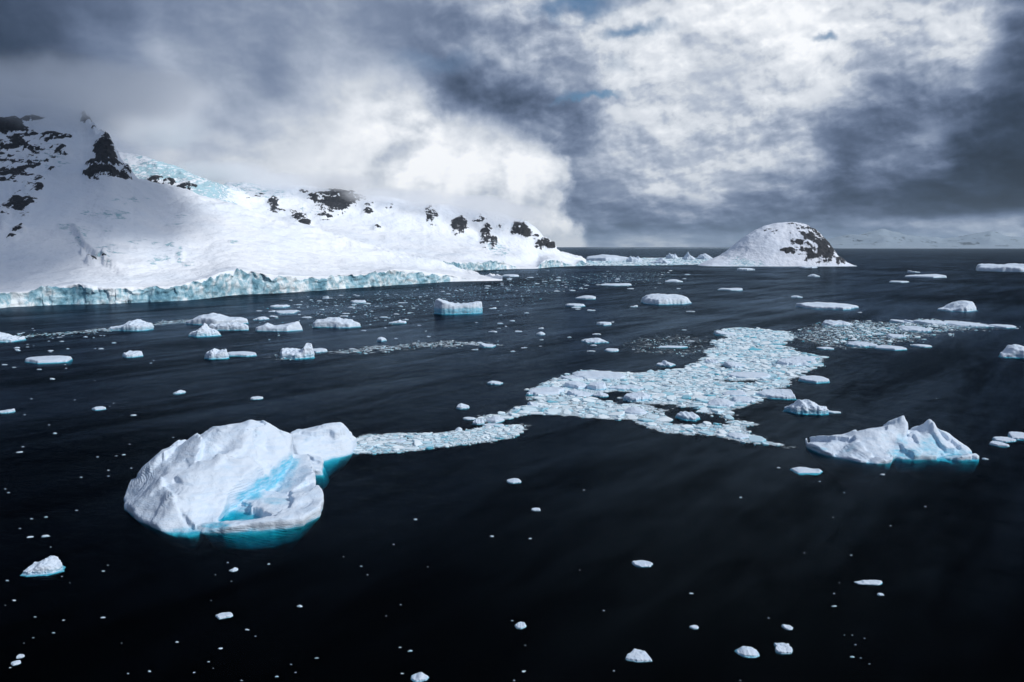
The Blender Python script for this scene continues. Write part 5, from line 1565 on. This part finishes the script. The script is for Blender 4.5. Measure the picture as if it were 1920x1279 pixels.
band2 = [(20, 628), (120, 624), (220, 612), (330, 600), (420, 594), (420, 600), (330, 608), (230, 618), (120, 630), (20, 634)]
brash_field('brash_ice', 'faint streak of ice crumbs at far left', [band2], [], 4.5, 55, 30.0, smin_=0.4, smax_=1.6, zmax=.2, slush=True, cover=.30)
far_f = [(1096, 487), (1150, 484), (1220, 484), (1290, 483), (1345, 487), (1322, 496), (1250, 497.5), (1160, 498.5), (1096, 498)]
brash_field('brash_ice', 'far white ice field between the cape and the island', [far_f], [], 14.0, 66, 60.0, smin_=4.0, smax_=16.0, zmax=5.0, slush=False)
drift = [(480, 575), (640, 556), (800, 540), (940, 528), (1060, 512), (1280, 508), (1280, 524), (1100, 545), (960, 575), (800, 600), (640, 620), (480, 640)]
brash_field('brash_ice', 'fine crumbs of ice sprinkled over the bay below the ice wall', [drift], [], 13.0, 77, 150.0, smin_=0.5, smax_=2.4, zmax=.3, slush=False, feather=60.0, gap=(0.0, 0.3))

# ------------------------------------------------------------------ low cloud draped over the mountain, added shade cloud, haze
def cloud_hull(balls, h, seed, amp, sc):
    B = np.array(balls, float)
    lo = (B[:, :3] - B[:, 3:6]).min(0) - 3 * h - amp; hi = (B[:, :3] + B[:, 3:6]).max(0) + 3 * h + amp
    X, Y, Z = grid3(lo, hi, h)
    F = np.full(X.shape, 1e9)
    for b in B:
        r = np.sqrt(((X - b[0]) / b[3]) ** 2 + ((Y - b[1]) / b[4]) ** 2 + ((Z - b[2]) / b[5]) ** 2)
        F = np.minimum(F, (r - 1) * min(b[3:6]))
    F = F + amp * fbm(X / sc + seed, Y / sc, Z / sc, 4, 0.5)
    return surface_nets(F, lo, h)


def volume_material(name, color, density_nodes):
    m, q = new_mat(name)
    o = q.n('ShaderNodeOutputMaterial')
    v = q.n('ShaderNodeVolumePrincipled')
    v.inputs['Color'].default_value = (*color, 1)
    v.inputs['Anisotropy'].default_value = 0.1
    d = density_nodes(q)
    q.put(v.inputs['Density'], d)
    q.t.links.new(v.outputs[0], o.inputs['Volume'])
    return m


# puffs along the crest: photo column, row, distance, radii in metres
PUFF_DOWN = 24
PUFFS = [(-200, 130, 1400, 300, 210, 85), (-20, 150, 1440, 280, 210, 78), (110, 155, 1470, 260, 210, 76), (215, 150, 1620, 260, 220, 90), (300, 215, 2150, 190, 180, 110), (420, 300, 2350, 200, 170, 62),
         (520, 318, 2420, 200, 160, 56), (610, 320, 2450, 200, 160, 66), (700, 345, 2500, 200, 160, 60), (790, 352, 2530, 200, 160, 62), (880, 362, 2570, 190, 150, 62), (960, 375, 2590, 130, 140, 62)]
balls = [(*at(px, py + PUFF_DOWN, Y - 50), rx, ry, rz * (0.68 if px > 200 else 1.05)) for px, py, Y, rx, ry, rz in PUFFS]


def puff_density(q):
    geo = q.n('ShaderNodeNewGeometry')
    pos = geo.outputs['Position']
    acc = None
    for b in balls:
        v = q.vm('MULTIPLY', q.vm('SUBTRACT', pos, b[:3]), (1 / b[3], 1 / b[4], 1 / b[5]))
        f = q.m('MULTIPLY', q.m('SUBTRACT', 1.0, q.vm('LENGTH', v), clamp=True), 0.95 if b[0] < -780 else 1.0)
        acc = f if acc is None else q.m('MAXIMUM', acc, f)
    n = q.noise(pos, 0.008, 6, 0.58)
    d = q.m('ADD', q.m('MULTIPLY', acc, 1.5), q.m('MULTIPLY', q.m('SUBTRACT', n, 0.5), 2.6))
    d = q.m('MULTIPLY', q.rng(d, 0.1, 1.2), q.rng(acc, 0.0, 0.35))
    return q.m('MULTIPLY', d, 0.014)


M_PUFF = volume_material('cloud_vapour', (0.985, 0.992, 1.0), puff_density)
M_PUFF.cycles.volume_step_rate = 0.12 if hasattr(M_PUFF.cycles, 'volume_step_rate') else 1
Vc, Qc = cloud_hull(balls, 24.0, 3.0, 14.0, 120.0)
tag(link('low_cloud', mesh_from('low_cloud', Vc, Qc), M_PUFF), 'soft white cloud lying along the crest of the snow mountain', kind='stuff')

# unseen cloud added between the sun and the mountain to shade the left slopes
sh = []
for tx, ty, tz, alt, rx, ry, rz in [(-880, 1450, 340, 1000, 330, 270, 100), (-1150, 1350, 340, 1000, 320, 280, 100), (-880, 950, 120, 960, 260, 260, 90), (-760, 1250, 160, 980, 260, 240, 100), (-650, 900, 60, 940, 190, 200, 80), (-620, 1180, 120, 960, 170, 210, 70), (-1000, 1400, 260, 990, 300, 260, 110)]:
    t = (alt - tz) / SDIR[2]
    sh.append((tx + SDIR[0] * t, ty + SDIR[1] * t, alt, rx, ry, rz))
Vh, Qh = cloud_hull(sh, 32.0, 6.0, 34.0, 170.0)
M_SHADE = volume_material('shade_cloud_vapour', (0.97, 0.98, 1.0), lambda q: 0.014)
tag(link('shade_cloud', mesh_from('shade_cloud', Vh, Qh), M_SHADE), 'unseen patch of cloud added high over the bay to shade the left slopes', kind='stuff')

# ------------------------------------------------------------------ haze: thin even air between here and the far coast
mh, qh = new_mat('sea_air')
oh = qh.n('ShaderNodeOutputMaterial')
vh = qh.n('ShaderNodeVolumePrincipled')
vh.inputs['Color'].default_value = (0.66, 0.84, 1.0, 1)
vh.inputs['Density'].default_value = 1.5e-5
vh.inputs['Anisotropy'].default_value = 0.2
qh.t.links.new(vh.outputs[0], oh.inputs['Volume'])
tag(link('haze', closed_box('haze', (-46000, -3200, SZ - 1.5), (46000, 60500, 790)), mh), 'thin cold haze over the water', kind='stuff')
